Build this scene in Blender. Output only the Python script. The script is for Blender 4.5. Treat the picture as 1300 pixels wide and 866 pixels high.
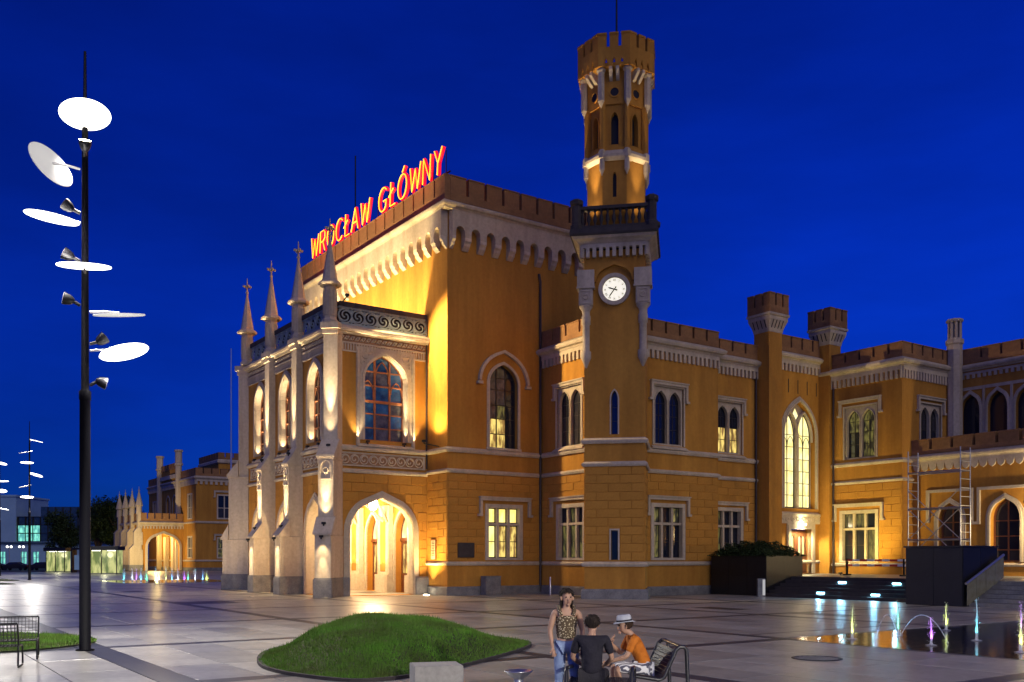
import bpy, bmesh, math, random
from mathutils import Vector, Matrix
from mathutils.geometry import tessellate_polygon
rnd = random.Random(7)
R = math.radians
SC = bpy.context.scene
COL = SC.collection
for o in list(bpy.data.objects):
    bpy.data.objects.remove(o)

# ------------------------------------------------------------------ camera
cam = bpy.data.cameras.new('camera'); camo = bpy.data.objects.new('camera', cam); COL.objects.link(camo)
camo.location = (0, 0, 2.1); camo.rotation_euler = (R(90), 0, 0)
cam.sensor_width = 36; cam.lens = 1195 / 1300 * 36
cam.shift_y = 276 / 1300
cam.clip_start = 0.1; cam.clip_end = 3000
SC.camera = camo
# ------------------------------------------------------------------ sky, twilight sun, exposure
W = bpy.data.worlds.new('World'); SC.world = W; W.use_nodes = True
nt = W.node_tree; nt.nodes.clear()
SUN_EL, SUN_ROT = R(9.0), R(215)
sky = nt.nodes.new('ShaderNodeTexSky'); sky.sky_type = 'NISHITA'; sky.sun_disc = False
sky.sun_elevation = SUN_EL; sky.sun_rotation = SUN_ROT; sky.air_density = 1.2; sky.dust_density = 0.2; sky.ozone_density = 4.0
tint = nt.nodes.new('ShaderNodeMix'); tint.data_type = 'RGBA'; tint.blend_type = 'MULTIPLY'; tint.inputs[0].default_value = 1.0
tint.inputs[7].default_value = (0.006, 0.10, 1.0, 1)
bg = nt.nodes.new('ShaderNodeBackground'); bg.inputs[1].default_value = 0.064
wo = nt.nodes.new('ShaderNodeOutputWorld')
ctc = nt.nodes.new('ShaderNodeTexCoord'); cmp_ = nt.nodes.new('ShaderNodeMapping'); cmp_.inputs['Scale'].default_value = (1.2, 1.2, 4.5)
cnz = nt.nodes.new('ShaderNodeTexNoise'); cnz.inputs['Scale'].default_value = 2.2; cnz.inputs['Detail'].default_value = 7; cnz.inputs['Roughness'].default_value = 0.55
cmr = nt.nodes.new('ShaderNodeMapRange'); cmr.inputs[1].default_value = 0.35; cmr.inputs[2].default_value = 0.75; cmr.inputs[3].default_value = 0.88; cmr.inputs[4].default_value = 1.25
cmx = nt.nodes.new('ShaderNodeMix'); cmx.data_type = 'RGBA'; cmx.blend_type = 'MULTIPLY'; cmx.inputs[0].default_value = 1.0
nt.links.new(ctc.outputs['Generated'], cmp_.inputs[0]); nt.links.new(cmp_.outputs[0], cnz.inputs['Vector']); nt.links.new(cnz.outputs[0], cmr.inputs[0])
nt.links.new(sky.outputs[0], tint.inputs[6]); nt.links.new(tint.outputs[2], cmx.inputs[6]); nt.links.new(cmr.outputs[0], cmx.inputs[7]); nt.links.new(cmx.outputs[2], bg.inputs[0]); nt.links.new(bg.outputs[0], wo.inputs[0])
sl = bpy.data.lights.new('sun', 'SUN'); sl.energy = 0.44; sl.angle = R(50); sl.color = (1.0, 0.86, 0.70)
so = bpy.data.objects.new('sun', sl); COL.objects.link(so)
so.rotation_euler = (R(52), 0, R(32))
SC.view_settings.view_transform = 'Standard'; SC.view_settings.look = 'None'
SC.view_settings.exposure = 0.6; SC.view_settings.gamma = 1.0; SC.view_settings.use_curve_mapping = False
SC.cycles.use_denoising = True; SC.cycles.max_bounces = 6; SC.cycles.sample_clamp_indirect = 4.0; SC.cycles.sample_clamp_direct = 0
SC.cycles.use_light_tree = True; SC.cycles.caustics_reflective = False; SC.cycles.caustics_refractive = False

# ------------------------------------------------------------------ materials
M = {}
def mat(name, col, rough=0.8, col2=None, scale=3.0, bump=0.0, bscale=30.0, spec=0.3, metal=0.0, emit=None, estr=0.0, streak=False, trans=0.0, detail=5.0, dirt=0.0, coat=0.0, vary=0.0):
    m = bpy.data.materials.new(name); m.use_nodes = True
    n = m.node_tree; b = n.nodes['Principled BSDF']; L = n.links.new
    b.inputs['Roughness'].default_value = rough; b.inputs['Metallic'].default_value = metal
    b.inputs['Specular IOR Level'].default_value = spec
    b.inputs['Base Color'].default_value = (*col, 1)
    if coat: b.inputs['Coat Weight'].default_value = coat
    if trans: b.inputs['Transmission Weight'].default_value = trans
    tc = n.nodes.new('ShaderNodeTexCoord')
    if col2 is not None:
        nz = n.nodes.new('ShaderNodeTexNoise'); nz.inputs['Scale'].default_value = scale; nz.inputs['Detail'].default_value = detail; nz.inputs['Roughness'].default_value = 0.6
        src = tc.outputs['Object']
        if streak:
            mp = n.nodes.new('ShaderNodeMapping'); mp.inputs['Scale'].default_value = (1, 1, 0.22); L(src, mp.inputs[0]); src = mp.outputs[0]
        L(src, nz.inputs['Vector'])
        rp = n.nodes.new('ShaderNodeValToRGB'); rp.color_ramp.elements[0].position = 0.32; rp.color_ramp.elements[1].position = 0.7
        rp.color_ramp.elements[0].color = (*col2, 1); rp.color_ramp.elements[1].color = (*col, 1)
        L(nz.outputs[0], rp.inputs[0]); out = rp.outputs[0]
        if streak:
            ms = n.nodes.new('ShaderNodeMapping'); ms.inputs['Scale'].default_value = (1, 1, 0.07); L(tc.outputs['Object'], ms.inputs[0])
            ns = n.nodes.new('ShaderNodeTexNoise'); ns.inputs['Scale'].default_value = 1.3; ns.inputs['Detail'].default_value = 6; ns.inputs['Roughness'].default_value = .65; L(ms.outputs[0], ns.inputs['Vector'])
            rs = n.nodes.new('ShaderNodeMapRange'); rs.inputs[1].default_value = .36; rs.inputs[2].default_value = .62; rs.inputs[3].default_value = .86; rs.inputs[4].default_value = 1.03; L(ns.outputs[0], rs.inputs[0])
            xs = n.nodes.new('ShaderNodeMix'); xs.data_type = 'RGBA'; xs.blend_type = 'MULTIPLY'; xs.inputs[0].default_value = 1; L(out, xs.inputs[6]); L(rs.outputs[0], xs.inputs[7]); out = xs.outputs[2]
        if dirt:
            n2 = n.nodes.new('ShaderNodeTexNoise'); n2.inputs['Scale'].default_value = scale * 7; n2.inputs['Detail'].default_value = 6
            L(tc.outputs['Object'], n2.inputs['Vector'])
            mr = n.nodes.new('ShaderNodeMapRange'); mr.inputs[1].default_value = 0.3; mr.inputs[2].default_value = 0.7; mr.inputs[3].default_value = 1 - dirt; mr.inputs[4].default_value = 1.0
            L(n2.outputs[0], mr.inputs[0])
            mx = n.nodes.new('ShaderNodeMix'); mx.data_type = 'RGBA'; mx.blend_type = 'MULTIPLY'; mx.inputs[0].default_value = 1
            L(out, mx.inputs[6]); L(mr.outputs[0], mx.inputs[7]); out = mx.outputs[2]
        if vary:
            oi = n.nodes.new('ShaderNodeObjectInfo'); mv = n.nodes.new('ShaderNodeMapRange'); mv.inputs[3].default_value = 1-vary; mv.inputs[4].default_value = 1+vary*.6; L(oi.outputs['Random'], mv.inputs[0])
            vx = n.nodes.new('ShaderNodeMix'); vx.data_type = 'RGBA'; vx.blend_type = 'MULTIPLY'; vx.inputs[0].default_value = 1
            L(out, vx.inputs[6]); L(mv.outputs[0], vx.inputs[7]); out = vx.outputs[2]
        L(out, b.inputs['Base Color'])
    if bump:
        nb = n.nodes.new('ShaderNodeTexNoise'); nb.inputs['Scale'].default_value = bscale; nb.inputs['Detail'].default_value = 4
        L(tc.outputs['Object'], nb.inputs['Vector'])
        bp = n.nodes.new('ShaderNodeBump'); bp.inputs['Strength'].default_value = bump; bp.inputs['Distance'].default_value = 0.02
        L(nb.outputs[0], bp.inputs['Height']); L(bp.outputs[0], b.inputs['Normal'])
    if emit is not None:
        b.inputs['Emission Color'].default_value = (*emit, 1); b.inputs['Emission Strength'].default_value = estr
    M[name] = m
    return m

mat('stucco', (0.53, 0.262, 0.048), 0.9, (0.38, 0.172, 0.031), 0.7, 0.25, 45, 0.15, streak=True, dirt=0.12)
mat('stucco_block', (0.53, 0.26, 0.048), 0.9, (0.42, 0.196, 0.036), 1.3, 0.3, 45, 0.15, dirt=0.14, vary=0.07)
mat('parapet', (0.36, 0.195, 0.085), 0.9, (0.24, 0.125, 0.06), 0.9, 0.3, 40, 0.15, dirt=0.2, vary=0.08)
mat('trim', (0.60, 0.51, 0.39), 0.85, (0.46, 0.38, 0.28), 0.9, 0.25, 40, 0.2, streak=True, dirt=0.18)
mat('granite', (0.24, 0.235, 0.23), 0.7, (0.14, 0.135, 0.14), 2.2, 0.25, 60, 0.3, dirt=0.25)
mat('dark_stone', (0.06, 0.05, 0.048), 0.8, (0.035, 0.03, 0.03), 3, 0.2, 40)
mat('roof', (0.10, 0.07, 0.06), 0.8, (0.06, 0.045, 0.04), 2, 0.3, 30)
mat('tracery', (0.34, 0.40, 0.38), 0.8, (0.24, 0.29, 0.28), 2, 0.2, 40)  # trim stone with the sky's cool tint put into its colour
mat('relief_ground', (0.33, 0.19, 0.10), 0.9, (0.24, 0.13, 0.07), 3, 0.2, 40)
mat('wood', (0.15, 0.05, 0.02), 0.5, (0.09, 0.03, 0.012), 4, 0.15, 30, 0.4)
mat('frame_brown', (0.24, 0.085, 0.03), 0.55, (0.17, 0.06, 0.022), 4, 0.1, 30, 0.4)
mat('frame_dark', (0.03, 0.025, 0.022), 0.5)
mat('pipe', (0.045, 0.032, 0.03), 0.45, spec=0.4)
mat('glass', (0.012, 0.016, 0.03), 0.06, spec=0.6)
mat('glass_b', (0.02, 0.022, 0.03), 0.12, (0.05, 0.045, 0.05), 1.2, spec=0.6)
mat('glass_sky_reflection', (0.03, 0.12, 0.32), 0.12, (0.012, 0.03, 0.09), 1.6, spec=0.6)  # sky reflection put into the pane colour
mat('glass_curtain', (0.10, 0.11, 0.14), 0.12, (0.02, 0.024, 0.04), 2.2, spec=0.6)
def lit(name, c1, c2, s, sc=1.6):
    m = mat(name, (0.05, 0.05, 0.05), 0.15, spec=0.5)
    n = m.node_tree; b = n.nodes['Principled BSDF']
    tc = n.nodes.new('ShaderNodeTexCoord'); nz = n.nodes.new('ShaderNodeTexNoise'); nz.inputs['Scale'].default_value = sc; nz.inputs['Detail'].default_value = 3
    mp = n.nodes.new('ShaderNodeMapping'); mp.inputs['Scale'].default_value = (1.6, 1.6, 0.55)
    oi = n.nodes.new('ShaderNodeObjectInfo'); sh = n.nodes.new('ShaderNodeVectorMath'); sh.operation = 'SCALE'; sh.inputs[0].default_value = (17, 31, 7)
    n.links.new(oi.outputs['Random'], sh.inputs['Scale']); n.links.new(sh.outputs[0], mp.inputs['Location'])
    n.links.new(tc.outputs['Object'], mp.inputs[0]); n.links.new(mp.outputs[0], nz.inputs['Vector'])
    rp = n.nodes.new('ShaderNodeValToRGB'); rp.color_ramp.elements[0].position = 0.42; rp.color_ramp.elements[1].position = 0.60
    rp.color_ramp.elements[0].color = (*c2, 1); rp.color_ramp.elements[1].color = (*c1, 1)
    n.links.new(nz.outputs[0], rp.inputs[0]); n.links.new(rp.outputs[0], b.inputs['Emission Color']); b.inputs['Emission Strength'].default_value = s
lit('lit_bright', (1.0, 0.86, 0.30), (0.80, 0.58, 0.14), 1.1)
lit('lit_window', (0.85, 0.62, 0.16), (0.22, 0.12, 0.03), 0.85, 2.6)
lit('lit_dim', (0.15, 0.13, 0.03), (0.004, 0.004, 0.002), 0.6, 3.4)
lit('lit_gothic', (1.0, 0.90, 0.42), (0.85, 0.68, 0.22), 1.05)
lit('lit_door', (1.0, 0.85, 0.45), (0.7, 0.5, 0.18), 1.0)
lit('lit_teal', (0.25, 0.85, 0.65), (0.08, 0.35, 0.33), 0.8)
lit('shop_glow', (0.95, 0.95, 0.35), (0.18, 0.26, 0.06), 0.42, 0.9)
mat('clock_lit', (0.8, 0.8, 0.7), 0.5, emit=(1.0, 0.93, 0.74), estr=0.55)
mat('black', (0.012, 0.012, 0.014), 0.5)
mat('metal_dark', (0.007, 0.007, 0.010), 0.4, spec=0.25, metal=0.0)
mat('metal_light', (0.55, 0.55, 0.56), 0.3, metal=0.9)
mat('galvanised', (0.42, 0.43, 0.45), 0.4, metal=0.7)
mat('lamp_and_disc_glow', (0.9, 0.9, 0.9), 0.5, emit=(1.0, 0.97, 0.88), estr=3.0)
mat('disc_top', (0.35, 0.35, 0.35), 0.6, emit=(1.0, 0.97, 0.9), estr=0.22)  # faint emission stands in for light falling on discs and post
mat('mast_paint', (0.003, 0.003, 0.005), 0.6, spec=0.04)
mat('bulb', (1, 1, 1), 0.5, emit=(1.0, 0.85, 0.55), estr=40.0)
mat('bulb_blue', (1, 1, 1), 0.5, emit=(0.25, 0.70, 1.0), estr=30.0)
mat('neon_core', (1, 0.6, 0.1), 0.5, emit=(1.0, 0.42, 0.012), estr=1.25)
mat('neon_red', (0.6, 0.02, 0.02), 0.5, emit=(1.0, 0.005, 0.03), estr=0.75)
mat('slab', (0.43, 0.41, 0.37), 0.33, (0.27, 0.26, 0.24), 0.9, 0.10, 50, 0.5, dirt=0.3, vary=0.22)
mat('slab_b', (0.31, 0.30, 0.285), 0.30, (0.21, 0.205, 0.195), 0.8, 0.10, 50, 0.5, dirt=0.3, vary=0.2)
mat('slab_dark', (0.042, 0.042, 0.046), 0.38, (0.026, 0.026, 0.03), 1.0, 0.12, 50, 0.45, dirt=0.25)
mat('joint', (0.06, 0.058, 0.055), 0.8, (0.06, 0.06, 0.058), 2)
mat('soil', (0.05, 0.06, 0.02), 0.95, (0.03, 0.03, 0.015), 2)
mat('grass', (0.095, 0.25, 0.022), 0.7, (0.075, 0.10, 0.022), 1.1, spec=0.2)
mat('leaf', (0.028, 0.05, 0.016), 0.7, (0.015, 0.03, 0.010), 0.6, spec=0.2)
mat('hedge', (0.035, 0.06, 0.02), 0.7, (0.02, 0.035, 0.012), 3, spec=0.2)
mat('bark', (0.06, 0.045, 0.035), 0.9, (0.035, 0.025, 0.02), 6, 0.4, 20)
mat('water', (0.012, 0.014, 0.018), 0.05, spec=0.7, bump=0.30, bscale=6.0)

# ------------------------------------------------------------------ frames and mesh builder
TH = math.atan2(0.5683, 0.8229); C0 = (-3.6406, 53.055)
CT, ST = math.cos(TH), math.sin(TH)
def s2w(x, y, z=0.0):
    return (C0[0] + x * CT - y * ST, C0[1] + x * ST + y * CT, z)
ORG = {}
def thing(name, label, cat, o=(0, 0, 0), frame='S', group=None, rot=0.0):
    e = bpy.data.objects.new(name, None); COL.objects.link(e); e.empty_display_size = 0.3
    if frame == 'S':
        e.location = s2w(*o); e.rotation_euler = (0, 0, TH + rot); ORG[e.name] = o
    elif frame == 'W':
        e.location = o; e.rotation_euler = (0, 0, rot); ORG[e.name] = o
    else:
        e.location = o; e.rotation_euler = (0, 0, rot); ORG[e.name] = (0, 0, 0)
    e['label'] = label; e['category'] = cat
    if group: e['group'] = group
    return e
def root(o):
    while o.parent: o = o.parent
    return o

class Fac:
    """a flat facade: a runs left to right as one faces it, o outwards, z up"""
    def __init__(s, p, t):
        l = math.hypot(*t); s.P = p; s.t = (t[0] / l, t[1] / l); s.n = (s.t[1], -s.t[0]); s.ang = math.atan2(s.t[1], s.t[0])
    def p(s, a, o, z):
        return (s.P[0] + a * s.t[0] + o * s.n[0], s.P[1] + a * s.t[1] + o * s.n[1], z)

class MB:
    def __init__(s): s.v = []; s.f = []; s.sm = []
    def add(s, vs, fs, sm=False):
        b = len(s.v); s.v += [tuple(q) for q in vs]
        for f in fs: s.f.append([b + i for i in f]); s.sm.append(sm)
        return s
    def box(s, x0, x1, y0, y1, z0, z1):
        return s.add([(x0,y0,z0),(x1,y0,z0),(x1,y1,z0),(x0,y1,z0),(x0,y0,z1),(x1,y0,z1),(x1,y1,z1),(x0,y1,z1)],
                     [(3,2,1,0),(4,5,6,7),(0,1,5,4),(1,2,6,5),(2,3,7,6),(3,0,4,7)])
    def fbox(s, F, a0, a1, o0, o1, z0, z1):
        vs = [F.p(a,o,z) for z in (z0,z1) for a,o in ((a0,o1),(a1,o1),(a1,o0),(a0,o0))]
        return s.add(vs, [(3,2,1,0),(4,5,6,7),(0,1,5,4),(1,2,6,5),(2,3,7,6),(3,0,4,7)])
    def fpoly(s, F, pts, o0, o1):
        """extrude a facade polygon (a,z) from o0 to o1"""
        n = len(pts); tris = tessellate_polygon([[Vector((a, z, 0)) for a, z in pts]])
        vs = [F.p(a,o1,z) for a,z in pts] + [F.p(a,o0,z) for a,z in pts]
        fs = [tuple(t) for t in tris] + [tuple(n+i for i in reversed(t)) for t in tris]
        fs += [(i,(i+1)%n,n+(i+1)%n,n+i) for i in range(n)]
        return s.add(vs, fs)
    def ring(s, F, inn, out, o0, o1, closed=True):
        n = len(inn); k = n if closed else n-1
        vs = [F.p(a,o1,z) for a,z in inn] + [F.p(a,o1,z) for a,z in out] + [F.p(a,o0,z) for a,z in inn] + [F.p(a,o0,z) for a,z in out]
        fs = []
        for i in range(k):
            j = (i+1) % n
            fs += [(i,j,n+j,n+i), (2*n+i,2*n+j,j,i), (n+i,n+j,3*n+j,3*n+i)]
        if not closed: fs += [(0,n,3*n,2*n),(n-1,2*n-1+0,4*n-1,3*n-1)]
        return s.add(vs, fs)
    def wall(s, F, a0, a1, z0, z1, holes=(), dep=0.35, o=0.0, extra=()):
        outer = [(a0,z0),(a1,z0),(a1,z1),(a0,z1)]; hd = [(h, dep) for h in holes] + [(h, d) for hs_, d in extra for h in hs_]; loops = [outer] + [list(h) for h, d in hd]
        tris = tessellate_polygon([[Vector((a,z,0)) for a,z in l] for l in loops])
        flat = [q for l in loops for q in l]
        s.add([F.p(a,o,z) for a,z in flat], [tuple(t) for t in tris])
        for h, dp in hd:
            n = len(h); s.add([F.p(a,o,z) for a,z in h] + [F.p(a,o-dp,z) for a,z in h], [(i,(i+1)%n,n+(i+1)%n,n+i) for i in range(n)])
        return s
    def plate(s, F, outer, holes, o):
        loops = [list(outer)] + [list(h) for h in holes]; tris = tessellate_polygon([[Vector((a,z,0)) for a,z in l] for l in loops]); flat = [q for l in loops for q in l]
        return s.add([F.p(a,o,z) for a,z in flat], [tuple(t) for t in tris])
    def sweep(s, path, prof, closed=False):
        """sweep an (o,z) profile along a plan path whose outside is on its right"""
        n = len(path); rings = []
        for i, p in enumerate(path):
            def nrm(a, b):
                dx, dy = b[0]-a[0], b[1]-a[1]; l = math.hypot(dx, dy); return (dy/l, -dx/l)
            if closed: n1, n2 = nrm(path[i-1], p), nrm(p, path[(i+1) % n])
            elif i == 0: n1 = n2 = nrm(p, path[1])
            elif i == n-1: n1 = n2 = nrm(path[i-1], p)
            else: n1, n2 = nrm(path[i-1], p), nrm(p, path[i+1])
            mx, my = n1[0]+n2[0], n1[1]+n2[1]; d = 1 + n1[0]*n2[0] + n1[1]*n2[1]
            mx, my = mx/d, my/d
            rings.append([(p[0]+o*mx, p[1]+o*my, z) for o, z in prof])
        m = len(prof); vs = [q for r in rings for q in r]; fs = []
        for i in range(n if closed else n-1):
            j = (i+1) % n
            for k in range(m): fs.append((i*m+k, j*m+k, j*m+(k+1)%m, i*m+(k+1)%m))
        if not closed: fs += [tuple(range(m)), tuple((n-1)*m+k for k in reversed(range(m)))]
        return s.add(vs, fs)
    def lathe(s, c, prof, n=12, ph=0.0, sm=True, caps=True):
        m = len(prof); vs = []
        for r, z in prof:
            for k in range(n):
                a = ph + 2*math.pi*k/n; vs.append((c[0]+r*math.cos(a), c[1]+r*math.sin(a), c[2]+z if len(c) > 2 else z))
        fs = [(i*n+k, i*n+(k+1)%n, (i+1)*n+(k+1)%n, (i+1)*n+k) for i in range(m-1) for k in range(n)]
        s.add(vs, fs, sm)
        if caps: s.add(vs[:n], [tuple(reversed(range(n)))]); s.add(vs[-n:], [tuple(range(n))])
        return s
    def tube(s, path, r, n=8, sm=True, closed=False):
        path = [Vector(p) for p in path]; k = len(path); rs = r if isinstance(r, (list, tuple)) else [r]*k
        vs = []; up = None
        for i, p in enumerate(path):
            if closed: d = path[(i+1) % k] - path[i-1]
            else: d = path[min(i+1, k-1)] - path[max(i-1, 0)]
            d.normalize()
            if up is None:
                up = Vector((0,0,1)) if abs(d.z) < 0.9 else Vector((1,0,0))
            x = d.cross(up)
            if x.length < 1e-4: x = d.orthogonal()
            x.normalize(); y = x.cross(d); up = y
            for j in range(n):
                a = 2*math.pi*j/n; vs.append(p + (x*math.cos(a) + y*math.sin(a))*rs[i])
        fs = []
        for i in range(k if closed else k-1):
            i2 = (i+1) % k
            fs += [(i*n+j, i*n+(j+1)%n, i2*n+(j+1)%n, i2*n+j) for j in range(n)]
        s.add(vs, fs, sm)
        if not closed: s.add(vs[:n], [tuple(reversed(range(n)))]); s.add(vs[-n:], [tuple(range(n))])
        return s
    def ball(s, c, r, n=10, m=7, sc=(1,1,1)):
        pr = [(math.sin(math.pi*i/m), -math.cos(math.pi*i/m)) for i in range(m+1)]
        vs = []
        for rr, z in pr:
            for k in range(n):
                a = 2*math.pi*k/n; vs.append((c[0]+r*sc[0]*max(rr,1e-3)*math.cos(a), c[1]+r*sc[1]*max(rr,1e-3)*math.sin(a), c[2]+r*sc[2]*z))
        return s.add(vs, [(i*n+k, i*n+(k+1)%n, (i+1)*n+(k+1)%n, (i+1)*n+k) for i in range(m) for k in range(n)], True)
    def mesh(s, name, mt, off=(0,0,0)):
        me = bpy.data.meshes.new(name)
        me.from_pydata([(a-off[0], b-off[1], c-off[2]) for a,b,c in s.v], [], s.f)
        me.polygons.foreach_set('use_smooth', s.sm)
        me.materials.append(M[mt] if isinstance(mt, str) else mt); me.update()
        return me

def part(parent, name, mb, mt, label=None):
    o = bpy.data.objects.new(name, mb.mesh(name, mt, ORG[root(parent).name])); COL.objects.link(o); o.parent = parent
    if label: o['label'] = label
    return o
def single(name, mb, mt, label, cat, group=None, o=(0,0,0), frame='W', kind=None, rot=0.0):
    """a thing that is one mesh; verts in frame coordinates"""
    ob = bpy.data.objects.new(name, mb.mesh(name, mt, (0,0,0) if frame == 'L' else o)); COL.objects.link(ob)
    if frame == 'S': ob.location = s2w(*o); ob.rotation_euler = (0,0,TH)
    else: ob.location = o; ob.rotation_euler = (0,0,rot)
    if label: ob['label'] = label
    if cat: ob['category'] = cat
    if group: ob['group'] = group
    if kind: ob['kind'] = kind
    return ob
PC = {}
def piece(parent, name, key, builder, mt, loc, rz=0.0):
    """alike pieces share mesh data; loc in the frame of the thing"""
    k = (name, key, mt)
    if k not in PC:
        mb = MB(); builder(mb); PC[k] = mb.mesh(name, mt)
    o = bpy.data.objects.new(name, PC[k]); COL.objects.link(o); o.parent = parent
    g = ORG[root(parent).name]
    o.location = (loc[0]-g[0], loc[1]-g[1], loc[2]-g[2]); o.rotation_euler = (0,0,rz)
    return o
def light(parent, kind, pos, energy, color=(1,.8,.5), target=None, angle=60, blend=0.6, size=0.05, name='lamp_light'):
    l = bpy.data.lights.new(name, kind); l.energy = energy; l.color = color
    l.shadow_soft_size = size
    if kind == 'SPOT': l.spot_size = R(angle); l.spot_blend = blend
    o = bpy.data.objects.new(name, l); COL.objects.link(o); o.parent = parent
    g = ORG[root(parent).name]; p = Vector(pos) - Vector(g); o.location = p
    if target is not None:
        o.rotation_euler = (Vector(target) - Vector(pos)).to_track_quat('-Z', 'Y').to_euler()
    return o

# ------------------------------------------------------------------ facade vocabulary
def arch(a0, a1, z0, zs, za, th=62, n=7):
    """opening with a pointed head, counter-clockwise from bottom left"""
    h = (a1-a0)/2; T = R(th); pts = [(a0,z0),(a1,z0)]
    half = []
    for i in range(n+1):
        q = T*i/n; half.append(((1-math.cos(q))/(1-math.cos(T)), math.sin(q)/math.sin(T)))
    pts += [(a1 - h*x, zs + (za-zs)*z) for x, z in half]
    pts += [(a0 + h*x, zs + (za-zs)*z) for x, z in reversed(half[:-1])]
    return pts
def tudor(a0, a1, z0, zs, za, n=6):
    """four-centred head: tight curve at the springing, then nearly straight"""
    h = (a1-a0)/2; half = []
    for i in range(n+1):
        q = R(62)*i/n; half.append((0.79*(1-math.cos(q)), 0.85*math.sin(q)))
    half += [(0.42+0.58*k/3, 0.75+0.25*k/3) for k in range(1, 4)]
    pts = [(a0,z0),(a1,z0)] + [(a1-h*x, zs+(za-zs)*z) for x, z in half] + [(a0+h*x, zs+(za-zs)*z) for x, z in reversed(half[:-1])]
    return pts
def rect(a0, a1, z0, z1): return [(a0,z0),(a1,z0),(a1,z1),(a0,z1)]
def grow(pts, d, bottom=False):
    """offset a convex polygon outwards by d"""
    n = len(pts); out = []
    for i in range(n):
        p0, p1, p2 = pts[i-1], pts[i], pts[(i+1) % n]
        def nr(a, b):
            dx, dy = b[0]-a[0], b[1]-a[1]; l = math.hypot(dx, dy) or 1; return (dy/l, -dx/l)
        n1, n2 = nr(p0,p1), nr(p1,p2); k = 1+n1[0]*n2[0]+n1[1]*n2[1]; k = max(k, .3)
        out.append((p1[0]+d*(n1[0]+n2[0])/k, p1[1]+d*(n1[1]+n2[1])/k))
    if not bottom:
        zb = min(p[1] for p in pts); out = [(a, max(z, zb)) for a, z in out]
    return out
def clip(sub, conv):
    out = sub; n = len(conv)
    for i in range(n):
        a, b = conv[i], conv[(i+1) % n]
        def ins(p): return (b[0]-a[0])*(p[1]-a[1]) - (b[1]-a[1])*(p[0]-a[0]) >= -1e-9
        def x(p, q):
            d1 = (b[0]-a[0])*(p[1]-a[1]) - (b[1]-a[1])*(p[0]-a[0]); d2 = (b[0]-a[0])*(q[1]-a[1]) - (b[1]-a[1])*(q[0]-a[0]); t = d1/(d1-d2)
            return (p[0]+t*(q[0]-p[0]), p[1]+t*(q[1]-p[1]))
        inp, out = out, []
        for k in range(len(inp)):
            p, q = inp[k-1], inp[k]
            if ins(q):
                if not ins(p): out.append(x(p, q))
                out.append(q)
            elif ins(p): out.append(x(p, q))
        if not out: return []
    return out
def zat(pts, a):
    """top of a polygon at a"""
    z = -1e9; n = len(pts)
    for i in range(n):
        p, q = pts[i], pts[(i+1) % n]
        if (p[0]-a)*(q[0]-a) <= 0 and abs(p[0]-q[0]) > 1e-6:
            z = max(z, p[1]+(q[1]-p[1])*(a-p[0])/(q[0]-p[0]))
    return z
def glaze(t, F, poly, cols, rows, o, bw, fm, glass, name='window', border=0.06, thick=0.06, heads=False, label=None):
    """frame mesh as the part, one pane object per light; cols/rows are inner bar positions"""
    a0 = min(p[0] for p in poly); a1 = max(p[0] for p in poly); z0 = min(p[1] for p in poly); z1 = max(p[1] for p in poly)
    mb = MB()
    mb.ring(F, grow(poly, -border, True), poly, o, o+thick)
    inner = grow(poly, -border*0.7, True)
    for c in cols:
        w = bw
        mb.fbox(F, c-w/2, c+w/2, o+0.004, o+thick*0.95, z0+border*.5, zat(inner, c)-0.002)
    for rz in rows:
        seg = clip(rect(a0, a1, rz-bw*0.35, rz+bw*0.35), inner)
        if seg: mb.fpoly(F, seg, o+0.008, o+thick*0.85)
    ce = [a0] + list(cols) + [a1]
    if heads:
        for i in range(len(ce)-1):
            c0, c1 = ce[i]+bw*.5, ce[i+1]-bw*.5; zt = min(zat(inner, c0+.02), zat(inner, c1-.02), zat(inner,(c0+c1)/2))
            h = (c1-c0); ar = arch(c0, c1, zt-h*1.6, zt-h*1.05, zt-h*0.1, 65, 5)[1:]
            ai = grow(arch(c0, c1, zt-h*1.6, zt-h*1.05, zt-h*0.1, 65, 5), -bw*.45, True)[1:]
            mb.ring(F, ai, ar, o+0.01, o+thick*0.9, closed=False)
    w = part(t, name, mb, fm, label)
    re = [z0] + list(rows) + [z1]
    for i in range(len(ce)-1):
        for j in range(len(re)-1):
            pg = clip(rect(ce[i], ce[i+1], re[j], re[j+1]), inner)
            if len(pg) >= 3 and (max(p[1] for p in pg)-min(p[1] for p in pg)) > .05:
                g = glass[rnd.randrange(len(glass))] if not callable(glass) else glass(i, j)
                part(w, 'pane', MB().fpoly(F, pg, o+0.012, o+0.024), g)
    return w
def architrave(t, F, poly, w, proud, m='trim', name='architrave', o0=-0.02, steps=1):
    mb = MB(); open_p = poly[1:] + poly[:1]      # start at bottom right, end bottom left
    for k in range(steps):
        wi, wo_ = w*k/steps, w*(k+1)/steps
        i_ = grow(poly, wi) if k else poly; u_ = grow(poly, wo_)
        mb.ring(F, i_[1:]+i_[:1], u_[1:]+u_[:1], o0, proud*(1-0.35*k), closed=False)
    return part(t, name, mb, m)
def hood(t, F, a0, a1, z, drop, w=0.16, proud=0.16, foot=0.28):
    mb = MB()
    mb.fbox(F, a0, a1, -.02, proud, z-w, z); mb.fbox(F, a0-.03, a1+.03, -.02, proud+.06, z, z+.07)
    for s, a in ((-1, a0), (1, a1)):
        b0, b1 = (a, a+w) if s < 0 else (a-w, a)
        mb.fbox(F, b0, b1, -.02, proud-.004, z-drop, z-w)
        c0, c1 = (a-foot+w, a+w) if s < 0 else (a-w, a+foot-w)
        mb.fbox(F, c0, c1, -.02, proud+.02, z-drop-.13, z-drop)
    return part(t, 'hood_mould', mb, 'trim')
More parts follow.
